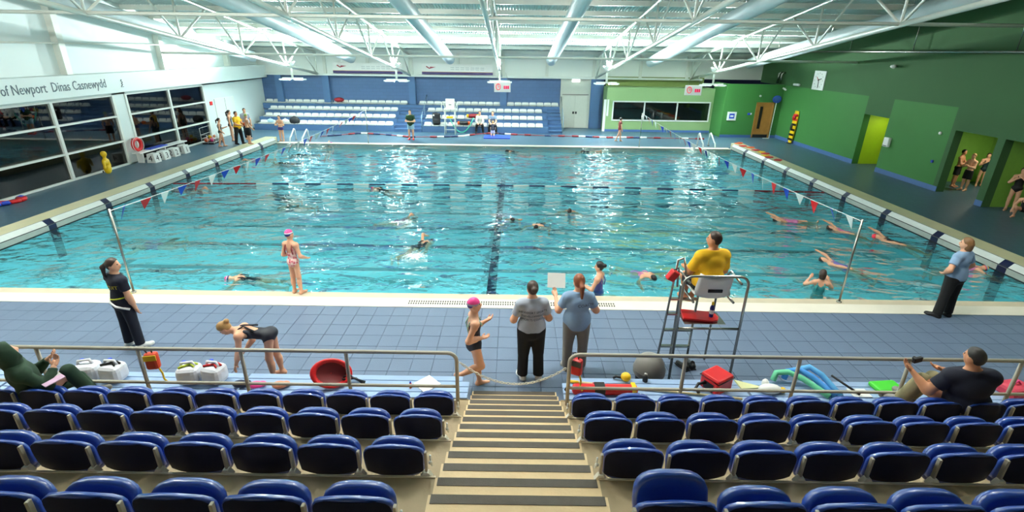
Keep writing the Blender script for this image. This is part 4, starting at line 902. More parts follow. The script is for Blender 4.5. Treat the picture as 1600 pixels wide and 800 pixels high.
# --- spectators in the front row
sx = 1.245 + SP / 2 + 9 * SP; MAN = person('person in dark T-shirt and khaki trousers sitting in the front row with camera', (sx - .10, FY(2) + .26, 0), 24, 1.80, 1.27, 'tan', legs=(((-.12, .8, .38), (-.05, .35, -1)), ((.1, .85, .2), (.0, .4, -1))), arms=(((-.35, .45, -1), (-.05, .75, .55)), ((.25, .75, -.6), (-.75, .7, .25))), spine=(-.16, .02, 1), twist=-38, head=(26, 2), outfit=[('tee', m_navyT, {'hem': -.07, 'loose': .016}), ('trousers', m_khaki, {'loose': .012}), ('shoes', m_grey)], hair=(mat('hair_dark_grey', (44, 40, 36), .5, var=.25, scale=60), 'short'), res=.0125, fine=True, pz=FZ(1) + .50)
hp = MAN['root'].matrix_basis @ V((MAN['hands'][-1] + MAN['hands'][1]) / 2 + A(0, .05, .05)); t = thing('camera', 'small black camera held by the dark shirted spectator', 'camera', hp, .3); k = B(); k.box(-.07, -.02, -.035, .07, .02, .035); k.bevel(.008); k.obj('case', m_black, t); k = B(); k.tube([(0, .02, 0), (0, .05, 0)], .025, 12); k.obj('lens', m_black, t)
gx = -.115 - SP / 2 - 10 * SP; GRN = person('person in dark green hooded clothes slouching in the front row, knee raised', (gx + .30, FY(2) + .28, 0), -38, 1.66, 1.05, 'fair', legs=(((-.1, .9, -.1), (0, .3, -1)), ((.18, .72, .62), (.0, .35, -1))), arms=(((-.3, .5, -.8), (.45, .55, .65)), ((.3, .55, -.75), (-.45, .5, .7))), spine=(.02, -.2, 1), head=(8, 14), outfit=[('tee', m_greenC2, {'sleeve': 2, 'loose': .018, 'hem': -.08}), ('trousers', m_greenC2, {'loose': .012}), ('shoes', m_grey), ('hood', m_greenC2)], res=.0125, fine=True, face=False, pz=FZ(1) + .48)
# --- people on the far deck, left corner and right side
sr = .026
x, y, _ = gp(349, 229); person('person in dark swimsuit with arm out, nearest the wire cage', (x, y, 0), -60, 1.46, .85, 'fair', legs=(((-.05, .12, -1), (0, .05, -1)), ((.05, -.2, -1), (0, -.28, -1))), arms=(((-.2, .3, -1), (.2, .9, .3)), ((.3, -.1, -1), (.0, .5, -.6))), outfit=[('suit', mat('teal_swimsuit', (20, 50, 56), .6))], hair=(m_hbrown, 'pony'), res=sr)
x, y, _ = gp(365, 220); person('person in dark teal swimsuit standing behind the yellow shirted one', (x, y, 0), -70, 1.66, .86, 'fair', outfit=[('suit', MATS['teal_swimsuit'])], hair=(m_hbrown, 'pony'), res=sr)
x, y, _ = gp(376, 225); Y1 = person('person in yellow T-shirt and black trousers holding an orange ball', (x, y, 0), -100, 1.72, 1.1, 'tan', legs=(((-.08, .1, -1), (0, .08, -1)), ((.08, -.14, -1), (0, -.2, -1))), arms=(((-.25, .35, -1), (.3, 1, -.1)), ((.25, .3, -1), (-.25, 1, -.15))), outfit=[('tee', m_yelT), ('trousers', m_blackC), ('shoes', m_black)], hair=(m_hblack, 'short'), res=sr)
hb = Y1['root'].matrix_basis @ V((Y1['hands'][-1] + Y1['hands'][1]) / 2 + A(0, .10, .05)); k = B(); k.ball((0, 0, 0), .11, 16, 10); o = k.obj('ball', m_orange); o.location = hb; tag(o, 'orange ball held by the yellow shirted person', 'ball')
x, y, _ = gp(394, 225, HB); person('person in green cap and long black shorts on the raised pool end', (x - .1, y, HB), -40, 1.5, .86, 'fair', arms=(((-.3, .1, -1), (.1, .6, -.5)), ((.3, .1, -1), (0, .5, -.6))), outfit=[('shorts', m_blackC, {'len': .95}), ('cap', mat('olive_cap', (170, 190, 110), .5))], res=sr)
x, y, _ = gp(389, 217); person('person in white and blue shirt half hidden behind the green cap wearer', (x, y, 0), -140, 1.7, 1., 'fair', outfit=[('tee', m_greyT), ('trousers', m_navyP)], hair=(m_hblack, 'short'), res=sr)
x, y, _ = gp(441, 221); person('person in purple swimming trunks standing at the far pool edge', (x, y + .05, 0), 170, 1.42, .98, 'fair', arms=(((-.45, .25, -.8), (.75, .55, .1)), ((.45, .25, -.8), (-.75, .55, .05))), outfit=[('shorts', mat('purple_trunks', (64, 54, 120), .7), {'len': .35})], hair=(m_hblack, 'short'), res=sr)
x, y, _ = gp(643, 218); person('person in dark green T-shirt and pale shorts by the terrace steps', (x, y, 0), 176, 1.68, 1.05, 'fair', arms=(((-.35, .2, -1), (.75, .7, .0)), ((.35, .2, -1), (-.75, .7, .05))), outfit=[('tee', mat('bottle_green_cloth', (24, 66, 40), .8)), ('shorts', mat('pale_blue_cloth', (160, 196, 214), .8), {'len': .7}), ('shoes', m_red)], hair=(m_hbrown, 'short'), res=sr)
for px_, lab, mt, tr in ((750, 'person in white sweater sitting hunched on the lowest far tier', mat('white_cloth', (214, 216, 208), .85), m_blackC), (770, 'person in grey blue T-shirt sitting on the lowest far tier', mat('slate_cloth', (108, 128, 150), .85), m_blackC)):
    x, y, z = px_y(px_, 200, TY(0) + .12); person(lab, (x, TY(0) + .14, 0), 180, 1.7, 1.05, 'fair', legs=(((-.22, .95, -.15), (-.1, -.1, -1)), ((.22, .95, -.15), (.1, -.1, -1))), arms=(((-.2, .5, -1), (.45, .8, -.5)), ((.2, .5, -1), (-.45, .8, -.5))), spine=(0, .3, 1), head=(0, 25), outfit=[('tee', mt, {'sleeve': 2 if px_ == 750 else .6}), ('trousers', tr), ('shoes', m_black)], hair=(m_hblack, 'short'), res=sr, pz=TZ(0) + .21)
x, y, _ = gp(770, 213); person('small figure in white shorts kneeling on the blue mat', (x, y, .05), 0, 1.15, .9, 'fair', legs=(((-.1, .25, -1), (0, -1, -.05)), ((.1, .25, -1), (0, -1, -.05))), arms=(((-.2, .6, -.8), (0, .8, -.6)), ((.2, .6, -.8), (0, .8, -.6))), spine=(0, .5, .85), outfit=[('tee', m_navyT), ('shorts', m_white2, {'len': .8})], hair=(m_hblond, 'short'), res=sr, headsz=1.2)
x, y, _ = gp(967, 221); person('person in dark red swimsuit walking along the far pool edge', (x, y, 0), -80, 1.38, .85, 'fair', legs=(((-.02, .28, -1), (0, .05, -1)), ((.02, -.3, -1), (0, -.45, -1))), arms=(((-.15, -.1, -1), (0, .2, -1)), ((.15, .1, -1), (0, .3, -1))), outfit=[('suit', mat('maroon_swimsuit', (112, 18, 28), .6)), ('tee', MATS['maroon_swimsuit'], {'sleeve': .2, 'loose': .004, 'hem': .0})], hair=(m_hblack, 'bun'), res=sr)
x, y, _ = gp(1487, 294); person('person in black shorts with folded arms deeper inside the shower niche', (x + .22, y + .25, 0), 210, 1.5, .88, 'tan', arms=(((-.3, .4, -.9), (.8, .5, .3)), ((.3, .4, -.9), (-.8, .5, .3))), outfit=[('shorts', m_blackC, {'len': .8})], hair=(m_hblack, 'short'), res=.022)
person('person in longer black shorts with folded arms at the niche opening', (x + .16, y - .32, 0), 100, 1.45, .88, 'fair', arms=(((-.3, .4, -.9), (.8, .5, .3)), ((.3, .4, -.9), (-.8, .5, .3))), outfit=[('shorts', m_blackC, {'len': .85})], hair=(m_hblond, 'short'), res=.022)
person('person in teal swimsuit with raised hands inside the shower niche', (19.5, 10.05, 0), 150, 1.35, .85, 'fair', arms=(((-.3, .4, -.8), (.5, .6, .6)), ((.3, .4, -.8), (-.5, .6, .6))), outfit=[('suit', MATS['teal_swimsuit'])], hair=(m_hbrown, 'bob'), res=.022)
x, y, _ = gp(1571, 329); person('person in black swimsuit with crossed arms before the green niche', (x + .1, y, 0), 135, 1.5, .9, 'fair', arms=(((-.35, .45, -.7), (.7, .3, .7)), ((.35, .45, -.7), (-.7, .3, .7))), outfit=[('suit', mat('black_swimsuit', (14, 14, 18), .6))], hair=(m_hbrown, 'bob'), res=.02)
person('person crouching on the deck beside the black swimsuit wearer', (16.95, 5.65, 0), 120, 1.35, .9, 'fair', legs=(((-.2, .9, .25), (-.05, -.45, -1)), ((.2, .9, .25), (.05, -.45, -1))), spine=(0, .35, .9), arms=(((-.2, .7, -.6), (0, .5, -.8)), ((.2, .7, -.6), (0, .5, -.8))), outfit=[('suit', MATS['black_swimsuit'])], hair=(m_hblond, 'short'), res=.022, pz=.36)
# --- swimmers
m_hb = (m_hblack, 'short'); m_hbr = (m_hbrown, 'bob')
AP = {'reach': (((-.35, .35, .9), (.1, .2, 1)), ((.3, .3, -.9), (0, .2, -1))), 'both': (((-.5, .3, .8), (.1, .3, 1)), ((.5, .3, .8), (-.1, .3, 1))), 'wide': (((-.9, .35, .2), (-.3, .5, .7)), ((.9, .35, .2), (.3, .5, .7))), 'crawl': (((-.5, -.5, .7), (-.1, .55, .7)), ((.25, .3, -.9), (0, .2, -1)))}
def swim(label, hx, hy, head_dir, face='down', H=1.4, suit=None, cap=None, hair=m_hb, arms='reach', rise=9, z=-.08, skin='fair', w=.88):
    """(hx,hy): pixel of the head on the water; head_dir: world angle (deg, 0 = toward far end, 90 = toward windows) the head points to"""
    p = gp(hx, hy, .02); a = math.radians(head_dir); d = A(-math.sin(a), math.cos(a)); Lh = H * .93 * math.cos(math.radians(rise)); f = p[:2] - d * Lh
    zz = z - .035 - H * .93 * math.sin(math.radians(rise)) + (.04 if face == 'down' else .05)
    of = []
    if suit: of.append(('suit', suit))
    if cap: of.append(('cap', cap))
    kw = dict(H=H, w=w, skin=skin, arms=AP[arms], outfit=of, hair=None if cap else hair, res=.022, group='swimmers in the pool', head=(0, -28 if face == 'down' else 8), legs=(((-.1, .08, -1), (-.02, -.15, -1)), ((.1, -.1, -1), (.02, -.2, -1))))
    if face == 'down': person(label, (f[0], f[1], zz), head_dir, tilt=(-90 + rise, 0), **kw)
    else: person(label, (f[0], f[1], zz), head_dir + 180, tilt=(90 - rise, 0), **kw)
m_su1 = m_suitN; m_su2 = mat('pink_swimsuit', (206, 120, 170), .6); m_su3 = mat('violet_swimsuit', (112, 104, 176), .6)
swim('swimmer in pink white and blue cap reaching for the near pool edge', 358, 432, 100, suit=m_suitN, cap=m_capPWN, arms='wide', rise=16, z=.0)
swim('swimmer gliding under the surface toward the raised end by the windows', 208, 371, 100, suit=m_su2, arms='both', rise=2, z=-.26)
swim('swimmer stroking beneath the flag line near the raised window end', 312, 296, 250, suit=m_suitN, hair=m_hbr, arms='crawl', rise=4, z=-.1)
swim('swimmer in pink cap near the flags on the window side', 417, 301, 80, suit=m_suitN, cap=m_pink, arms='both', rise=12, z=-.1)
swim('swimmer with arm forward behind the pink capped one, window side', 436, 318, 85, suit=m_suitN, arms='reach', rise=4, z=-.14)
swim('swimmer in bright pink cap beside the red lane rope', 583, 292, 70, suit=m_su1, cap=m_pink, arms='reach', rise=14, z=-.02)
swim('swimmer half under a white splash in mid pool', 648, 337, 300, suit=m_su2, hair=m_hbr, arms='crawl', rise=3, z=-.12)
swim('swimmer lifting an arm and kicking up white foam', 674, 372, 325, suit=m_suitN, arms='crawl', rise=8, z=-.05, H=1.5)
swim('upright swimmer at the cross line, behind the breaststroker', 800, 341, 205, suit=m_suitN, hair=m_hb, arms='reach', rise=35, z=.0)
swim('breaststroke swimmer with face up beside the cross line', 838, 353, 160, suit=m_suitN, hair=m_hb, arms='wide', rise=20, z=.02)
swim('swimmer in violet suit upright in the open lanes past the cross line', 890, 330, 165, suit=m_su3, hair=m_hbr, arms='wide', rise=38, z=.06)
swim('swimmer in pink suit swimming toward the near edge by high chair', 1020, 433, 215, suit=m_su2, hair=m_hb, arms='wide', rise=18, z=.04)
swim('backstroke swimmer holding a white float on green wall side', 1213, 343, 82, 'up', suit=m_su2, hair=m_hb, arms='both', rise=4, z=-.02)
swim('swimmer floating face up in pink suit by the flag line', 1297, 355, 52, 'up', suit=m_su2, hair=m_hbr, arms='reach', rise=10, z=-.02, H=1.25)
swim('swimmer in red cap floating on the back by the raised end', 1369, 370, 45, 'up', suit=m_suitN, cap=m_redc, arms='reach', rise=10, z=.0, H=1.4)
swim('swimmer in violet suit floating face up by the near flag pole', 1286, 406, 48, 'up', suit=m_su3, hair=m_hb, arms='reach', rise=9, z=.0, H=1.3)
swim('swimmer in rainbow cap at the raised end beside the hands on hips coach', 1537, 418, 265, suit=m_su2, cap=m_capRain, arms='wide', rise=16, z=.04)
swim('swimmer gliding near the far flag line, closest to the far pool edge', 457, 240, 90, suit=m_suitN, hair=m_hb, arms='reach', rise=4, z=-.08)
swim('swimmer with both arms forward in the lane by far flags', 428, 253, 92, suit=m_suitN, hair=m_hb, arms='both', rise=4, z=-.08)
swim('swimmer touching the raised window end under the flags', 385, 248, 95, suit=m_su2, hair=m_hbr, arms='crawl', rise=3, z=-.08)
swim('swimmer with arms wide at the far end of the cross line', 792, 235, 80, suit=m_suitN, hair=(m_hblack, 'long'), arms='wide', rise=14, z=.0)
swim('swimmer low in the water in the lane below the cream door', 902, 235, 88, suit=m_suitN, hair=m_hb, arms='reach', rise=2, z=-.08)
swim('swimmer in pink cap holding the far pool edge', 517, 223, 0, suit=m_suitN, cap=m_pink, arms='reach', rise=40, z=.0)
x, y, _ = gp(938, 458); person('person in violet swimsuit standing waist deep by the near edge', (x, .36, ZB + .0), 62, 1.56, .86, 'fair', arms=(((-.3, .35, -1), (.2, 1, .25)), ((.3, .1, -1), (.1, .6, -.7))), outfit=[('suit', m_su3)], hair=(m_hblack, 'bun'), res=.016, headsz=1.1, fine=True)
x, y, _ = gp(1293, 462); person('person in teal swimsuit standing in pool by flag pole, rubbing eyes', (x + .05, .55, ZB), -20, 1.36, .86, 'fair', arms=(((-.6, .5, -.6), (.5, .4, .9)), ((.6, .5, -.6), (-.5, .4, .9))), outfit=[('suit', mat('sea_green_swimsuit', (60, 150, 150), .6), {'back': .2})], hair=(m_hbrown, 'bob'), res=.016, headsz=1.1, fine=True)
m_foam = mat('white_foam', (236, 246, 248), .6, var=0)
def foam(px_, py_, rx, ry, n, lab):
    p = gp(px_, py_); k = B()
    for i in range(n):
        a = random.uniform(0, 2 * PI); q = random.uniform(0, 1) ** .6; s_ = random.uniform(.012, .05) * (1.2 - q); k.ball((math.cos(a) * rx * q, math.sin(a) * ry * q, -.012 + s_ * .1), s_, 6, 4, (1.6, 1.2, .45))
    o = k.obj('water_splash', m_foam); o.location = (p[0], p[1], 0); tag(o, lab, 'splash', kind='stuff')
foam(648, 400, .35, .35, 120, 'white foam splash behind the arm lifting swimmer'); foam(633, 346, .3, .25, 70, 'white foam around the half hidden mid pool swimmer')
# ================================================================== BACKSTROKE FLAGS, LANE ROPES, POOL FITTINGS
for x, nm in ((-7.5, 'window side'), (7.5, 'green wall side')):
    for y, ww in ((-.14, 'near'), (17.72, 'far')):
        t = thing('flag_pole', 'slim steel flag pole on the %s pool edge, %s' % (ww, nm), 'pole', (x, y, 0)); k = B(); k.tube([(0, 0, 0), (0, 0, 1.86)], .022, 8); k.obj('pole', m_steel, t)
        k = B(); k.lathe([(.05, 0), (.05, .02), (.03, .03)], 12, (0, 0, .004)); k.obj('socket', m_steel, t)
    t = thing('flag_line', 'backstroke line of blue red and white pennants on the ' + nm, 'bunting', (x, -.14, 0))
    def fz(u): return 1.82 - .19 * (1 - (2 * u - 1) ** 2)
    k = B(); k.tube([(0, 17.8 * u, fz(u)) for u in np.linspace(0.002, .998, 30)], .007, 5); k.obj('cord', m_white2, t)
    fm = []
    for m_ in (m_blue, m_red, m_white2):
        k = B(); k.prism([(-.115, 0), (0, -.30), (.115, 0)], -.004, .004, 'x'); me = k.mesh('pennant'); me.materials.append(m_); fm.append(me)
    for i in range(28):
        yy = .38 + .62 * i
        if yy > 17.5: break
        o = newobj('pennant', fm[(i + (0 if x < 0 else 2)) % 3], None, t); o.location = (0, yy, fz(yy / 17.8) - .005); o.rotation_euler = (random.uniform(-.1, .1), random.uniform(-.1, .25) + (.35 if x < 0 else -.35), random.uniform(-.6, .6))
def rope(name, pts, lab, cols, step, r):
    """lane rope: cord plus float blocks"""
    t = thing(name, lab, 'lane rope', (0, 0, 0)); k = B(); k.tube(pts, r * .35, 5); k.obj('cord', mat('rope_red', (150, 36, 40), .6), t)
    P_ = [V(p) for p in pts]; L_ = [0]
    for a, b in zip(P_, P_[1:]): L_.append(L_[-1] + (b - a).length)
    def at(s):
        for i in range(len(P_) - 1):
            if s <= L_[i + 1]: return P_[i].lerp(P_[i + 1], (s - L_[i]) / max(1e-6, L_[i + 1] - L_[i]))
        return P_[-1]
    s = 0; i = 0
    while s < L_[-1] - .05:
        c = cols(s, L_[-1], i); ln = step(s, L_[-1])
        if c is not None:
            e = min(s + ln * .94, L_[-1]); kk = B(); a, b = at(s), at(e); n = max(2, int((e - s) / .5) + 1); kk.tube([at(s + (e - s) * q / n) for q in range(n + 1)], r, 8); kk.obj('float_block', c, t)
        s += ln; i += 1
    return t
rp = [(-12.45 + 24.9 * u, 8.72 + .42 * math.sin(PI * u * .95) - .06 * u + .03 * math.sin(14 * u), -.01) for u in np.linspace(0, 1, 40)]
m_dblue = mat('dark_blue_float', (30, 46, 90), .5); m_maroon = mat('maroon_float', (130, 24, 34), .5)
rope('lane_rope', rp, 'lane rope with maroon ends and blue and white floats across the pool', lambda s, L, i: m_maroon if s < 3 or s > L - 3 else (m_white2 if i % 2 else m_dblue), lambda s, L: .62, .036)
dp = [gp(*q, .04) for q in [(500, 213), (530, 211), (560, 208), (600, 210), (640, 214), (680, 214), (720, 213), (750, 209), (775, 208), (800, 210), (850, 212), (900, 213), (950, 215), (1000, 215), (1050, 216), (1100, 217)]]
random.seed(3)
rope('slack_lane_rope', [tuple(p) for p in dp], 'slack red lane rope with scattered floats lying on the far deck', lambda s, L, i: random.choice([None, None, m_maroon, m_white2, m_dblue, m_maroon]), lambda s, L: .42, .06)
for (xa, ya), (xb, yb), lab in (((455.5, 217), (459.5, 201), 'window side, outer'), ((474.5, 218), (479.5, 202), 'window side, inner'), ((1097, 224), (1093, 208), 'green side, inner'), ((1115.5, 224.5), (1110.5, 208), 'green side, outer')):
    a = px_y(xa, ya, 18.05); b = px_y(xb, yb, 18.55); t = thing('pool_handrail', 'white grab rail at the far pool steps, ' + lab, 'handrail', (a[0], 18.0, 0))
    k = B(); dx = b[0] - a[0]; k.tube([(0, -.35, -.3), (0, -.1, .25), (0, .05, max(.3, a[2])), (dx, .5, b[2]), (dx, .62, b[2] - .08), (dx, .65, .0)], .04, 8); k.obj('tube', m_white2, t)
    k = B(); k.lathe([(.07, 0), (.07, .02)], 12, (dx, .65, 0)); k.obj('flange', m_steel, t)
# ================================================================== LEFT SIDE
a = gp(160, 272); mk = sdfmesh('body', [([Prim('x', 'e', A(0, 0, .22), np.eye(3), A(.17, .13, .24)), Prim('x', 'e', A(0, 0, .46), np.eye(3), A(.2, .12, .17)), Prim('x', 's', A(0, 0, .6), A(0, .0, .72), .06, .06), Prim('x', 'e', A(0, 0, .80), np.eye(3), A(.09, .11, .12)), Prim('x', 's', A(-.2, 0, .52), A(-.26, .02, .28), .055, .045), Prim('x', 's', A(.2, 0, .52), A(.26, .02, .28), .055, .045)], 0, [(A(0, 0, 0), A(0, 0, -1))], ())], .02, .03)
t = thing('rescue_manikin', 'yellow rescue manikin torso standing before the dark window', 'manikin', (-16.02, 10.15, 0), -1.2); newobj('body', mk, m_yellow, t); k = B(); k.tube([(.09, -.13, .1), (.09, -.15, .1)], .05, 12); k.obj('plug', m_black, t)
tx = textmesh
for i, (dg, y) in enumerate(zip('4321', (12.35, 13.0, 13.7, 14.45))):
    t = thing('number_box', 'white box marker with black number %s below the window' % dict(zip('4321', ('four', 'three', 'two', 'one')))[dg], 'marker', (-15.66, y, 0)); k = B(); k.prism([(-.2, 0), (.2, 0), (.15, .40), (-.15, .40)], -.2, .2, 'y'); k.bevel(.01); k.obj('box', m_white2, t)
    me = tx(dg, .36, 1, .003); me.transform(Matrix.Translation((0, -.208, .08)) @ Matrix.Rotation(PI / 2, 4, 'X')); newobj('number', me, m_black, t)
    me = tx(dg, .36, 1, .003); me.transform(Matrix.Translation((.19, 0, .08)) @ Matrix.Rotation(-.12, 4, 'Y') @ Matrix.Rotation(PI / 2, 4, 'Z') @ Matrix.Rotation(PI / 2, 4, 'X')); newobj('number', me, m_black, t)
t = thing('low_bench', 'long low white bench under the second window', 'bench', (-16.13, 13.7, 0)); k = B(); k.box(-.18, -1.7, .42, .18, 1.6, .48); k.bevel(.01); k.obj('top', m_white2, t)
for y in (-1.5, 0, 1.4): boxobj('leg', (-.14, y - .03, 0, .14, y + .03, .42), m_white2, t)
o = boxobj('exercise_mat', (-16.28, 12.75, .482, -15.98, 13.9, .53), m_blue, None, .015); tag(o, 'folded blue mat lying on the low white bench', 'mat')
p = px_x(207, 222, XL); t = thing('life_ring', 'red life ring hung on the white pillar between windows', 'life ring', (XL + .18, 12.3, p[2] - .1)); k = B(); k.tube([(.0, .24 * math.cos(q), .24 * math.sin(q)) for q in np.linspace(0, 2 * PI, 25)[:-1]], .075, 10, closed=True); k.obj('ring', m_red, t)
k = B(); k.tube([(.06, .33 * math.cos(q), .33 * math.sin(q)) for q in np.linspace(0, 2 * PI, 25)[:-1]], .01, 5, closed=True); k.obj('rope', m_white2, t); boxobj('hook', (-.165, -.03, .2, 0, .03, .26), m_black, t)
# wire cage with floats
cgx, cgy = -15.9, 17.35; t = thing('wire_cage', 'white wire cage trolley of floats by the windows', 'cage', (cgx, cgy, 0), .1); boxobj('base', (-.3, -.55, .02, .3, .55, .08), m_black, t)
for z in (.1, .3, .5):
    k = B(); k.tube([(-.3, -.55, z), (.3, -.55, z), (.3, .55, z), (-.3, .55, z)], .012, 5, closed=True); k.obj('wire', m_white2, t)
for x in (-.3, 0, .3):
    for y in (-.55, .55): k = B(); k.tube([(x, y, .05), (x, y, .5 if x > -.2 else .85)], .012, 5); k.obj('upright', m_white2, t)
for y in (-.27, 0, .27): k = B(); k.tube([(.3, y, .05), (.3, y, .5)], .01, 5); k.obj('upright', m_white2, t)
k = B(); k.tube([(-.3, -.55, .85), (-.3, .55, .85)], .012, 5); k.obj('wire', m_white2, t)
random.seed(5)
for i, (fx, fy, fz_, mm, nm) in enumerate(((-.12, -.35, .2, m_orange, 'orange'), (.1, -.2, .2, m_pink, 'pink'), (-.1, .05, .2, m_yellow, 'yellow'), (.12, .3, .2, m_white2, 'white'), (-.05, -.12, .38, m_yellow, 'small yellow'), (.08, .08, .38, mat('peach_plastic', (240, 160, 120), .4), 'peach'))):
    k = B(); k.ball((0, 0, 0), .115 if i < 4 else .08, 14, 9); o = k.obj('play_ball', mm); o.location = (cgx + fx, cgy + fy, fz_ if i < 4 else .345); tag(o, '%s ball in the white wire cage' % nm, 'ball')
pts = [(-16.1 + .18 * math.sin(q * 2.1) + .02 * q, 5.0 + q * .16 + .2 * math.cos(q * 1.7), .05 + .02 * (q % 2)) for q in np.linspace(0, 9, 40)]
random.seed(4); rope('coiled_lane_rope', pts, 'coiled red and white lane rope on the deck under the window', lambda s, L, i: random.choice([m_red, m_red, m_white2, m_blue, m_maroon]), lambda s, L: .3, .07)
# ================================================================== RIGHT SIDE
t = thing('wall_clock', 'square white pace clock high on the green right wall', 'clock', (XR, 18.32, 3.63)); k = B(); k.box(-.05, -.52, -.49, 0, .52, .49); k.bevel(.01); k.obj('case', m_white2, t)
k = B()
for q in range(12): a = q * PI / 6; k.box(-.056, .38 * math.cos(a) - .02, .38 * math.sin(a) - .02, -.05, .38 * math.cos(a) + .02, .38 * math.sin(a) + .02)
k.obj('hour_marks', m_grey, t)
k = B(); k.tube([(-.06, 0, .08), (-.06, -.05, -.36)], .018, 5); k.obj('minute_hand', m_black, t); k = B(); k.tube([(-.06, .06, 0), (-.06, -.24, .1)], .02, 5); k.obj('hour_hand', m_black, t); k = B(); k.tube([(-.06, 0, .0), (-.06, .2, .18)], .012, 5); k.obj('second_hand', m_red, t)
p = px_x(1247, 132, XR); t = thing('emergency_light', 'long white wall light just below the clock level', 'light', (XR, p[1], p[2])); k = B(); k.box(-.14, -.3, -.07, -.02, .3, .05); k.bevel(.03); k.obj('body', m_white2, t); boxobj('bracket', (-.03, -.1, -.05, 0, .1, .05), m_grey, t)
p = px_x(1228, 138, XR); t = thing('security_camera', 'small white security camera in the green corner', 'camera', (XR, p[1], p[2])); k = B(); k.tube([(-.08, -.2, -.08), (-.12, .08, 0)], .05, 10); k.obj('housing', m_white2, t); k = B(); k.tube([(-.1, 0, -.03), (0, 0, .06)], .02, 6); k.obj('arm', m_grey, t); boxobj('sensor', (-.08, .2, -.2, 0, .32, -.1), m_maroon, t)
p = px_x(1403, 104, XR); t = thing('wall_spotlight', 'small pale spotlight on upper green wall', 'light', (XR, p[1], p[2])); k = B(); k.tube([(-.25, -.1, 0), (-.1, .25, 0)], .07, 10, taper=[1.2, .7]); k.obj('head', m_white2, t); k = B(); k.tube([(-.15, .1, 0), (0, .1, 0)], .04, 8); k.obj('mount', m_grey, t)
for i, dy in enumerate((0, .35)):
    k = B(); k.tube([(0, 0, -.3), (0, 0, .25), (.1, 0, .32), (.22, 0, .33)], .06, 10); o = k.obj('vent_pipe', m_steel); p = px_x(1207, 119, XR - .2); o.location = (XR - .2, 22.6 - dy - .3, 3.55); tag(o, 'short bent silver vent pipe on top of the corner wall', 'pipe', 'silver vent pipes')
t = thing('spine_board', 'yellow red and black rescue board leaning on the green wall', 'rescue board', (XR - .12, 19.7, 0)); t.rotation_euler = (0, .04, 0)
k = B(); k.prism([(-.14, 0), (.14, 0), (.22, .5), (.24, 1.5), (.18, 1.88), (-.18, 1.88), (-.24, 1.5), (-.22, .5)], -.03, .03, 'x'); k.bevel(.012); k.obj('board', m_yellow, t)
for z, mm in ((1.62, m_red), (1.38, m_red), (1.1, m_black), (.8, m_black), (.52, m_black), (.25, m_black)):
    k = B(); k.box(-.045, -.25, z - .06, -.032, .25, z + .06, Matrix.Rotation(.25, 4, 'X') if False else None); k.obj('strap', mm, t)
k = B(); k.ball((-.08, .05, 1.5), .12, 10, 7, (.6, 1.3, 1)); k.ball((-.07, -.1, 1.65), .1, 10, 7, (.6, 1.2, .8)); k.obj('red_pad', m_red, t); k = B(); k.ball((-.07, .12, .95), .1, 10, 7, (.6, 1, 2)); k.obj('black_pad', m_black, t)
boxobj('foot', (-.1, -.15, 0, .03, .15, .05), m_black, t)
t = thing('pool_net', 'blue leaf net on a long white pole by the wooden door', 'net', (16.5, 21.4, 0)); k = B(); k.tube([(-.02, 0, .02), (.08, .12, 2.15)], .022, 8); k.obj('pole', m_white2, t)
k = B(); k.tube([(.08 + .24 * math.cos(q), .12, 2.36 + .2 * math.sin(q)) for q in np.linspace(0, 2 * PI, 17)[:-1]], .025, 6, closed=True); k.obj('hoop', m_blue, t); k = B(); k.ball((.08, .13, 2.36), .22, 14, 8, (1.05, .25, .9)); k.obj('mesh', mat('net_blue', (54, 98, 170), .7), t)
boxobj('pole_base', (-.4, -.03, 0.0, -.02, .03, .04), m_white2, t)
p = px_y(1143, 181.5, YG); t = thing('notice_board', 'white framed notice with blue panel on the bright green wall', 'sign', (p[0], YG, p[2])); boxobj('frame', (-.28, -.04, -.26, .28, 0, .26), m_white2, t, .01); boxobj('blue_panel', (-.16, -.046, -.14, .16, -.04, .16), m_blue, t); me = tx('WC', .14, 1, .002); me.transform(Matrix.Translation((0, -.05, -.02)) @ Matrix.Rotation(PI / 2, 4, 'X')); boxobj('pale_mark', (-.1, -.05, -.05, .1, -.046, .06), m_white2, t)
p = px_y(1171, 178, YG); t = thing('intercom', 'small blue and white intercom beside the wooden door', 'intercom', (p[0], YG, p[2])); boxobj('body', (-.12, -.05, -.06, .04, 0, .06), m_blue, t, .008); boxobj('handset', (.05, -.05, -.05, .12, 0, .06), m_white2, t, .008)
p = px_x(1388, 222, XR); t = thing('paper_dispenser', 'white paper towel dispenser between the two wall openings', 'dispenser', (XR, p[1], p[2])); k = B(); k.box(-.13, -.16, -.2, 0, .16, .2); k.bevel(.03); k.obj('body', m_white2, t); boxobj('slot', (-.132, -.12, -.17, -.128, .12, -.14), m_dark, t)
p = px_x(1470, 208, XR); k = B(); k.tube([(0, 0, 0), (-.04, 0, 0)], .06, 14); o = k.obj('wall_button', m_white2); o.location = (XR, p[1], p[2]); tag(o, 'round white button on green wall beside the shower niche', 'button')
p = px_x(1457, 252, XR); k = B(); k.box(-.04, -.05, -.05, 0, .05, .05); k.bevel(.01); o = k.obj('wall_switch', m_blue); o.location = (XR, p[1], p[2]); tag(o, 'small blue switch on green wall below the white button', 'switch')
p = px_y(1188, 150, YG); k = B(); k.tube([(0, 0, 0), (0, -.05, 0)], .06, 14); o = k.obj('door_bell', m_white2); o.location = (p[0], YG, p[2]); tag(o, 'round white bell on green wall over the wooden door', 'bell')
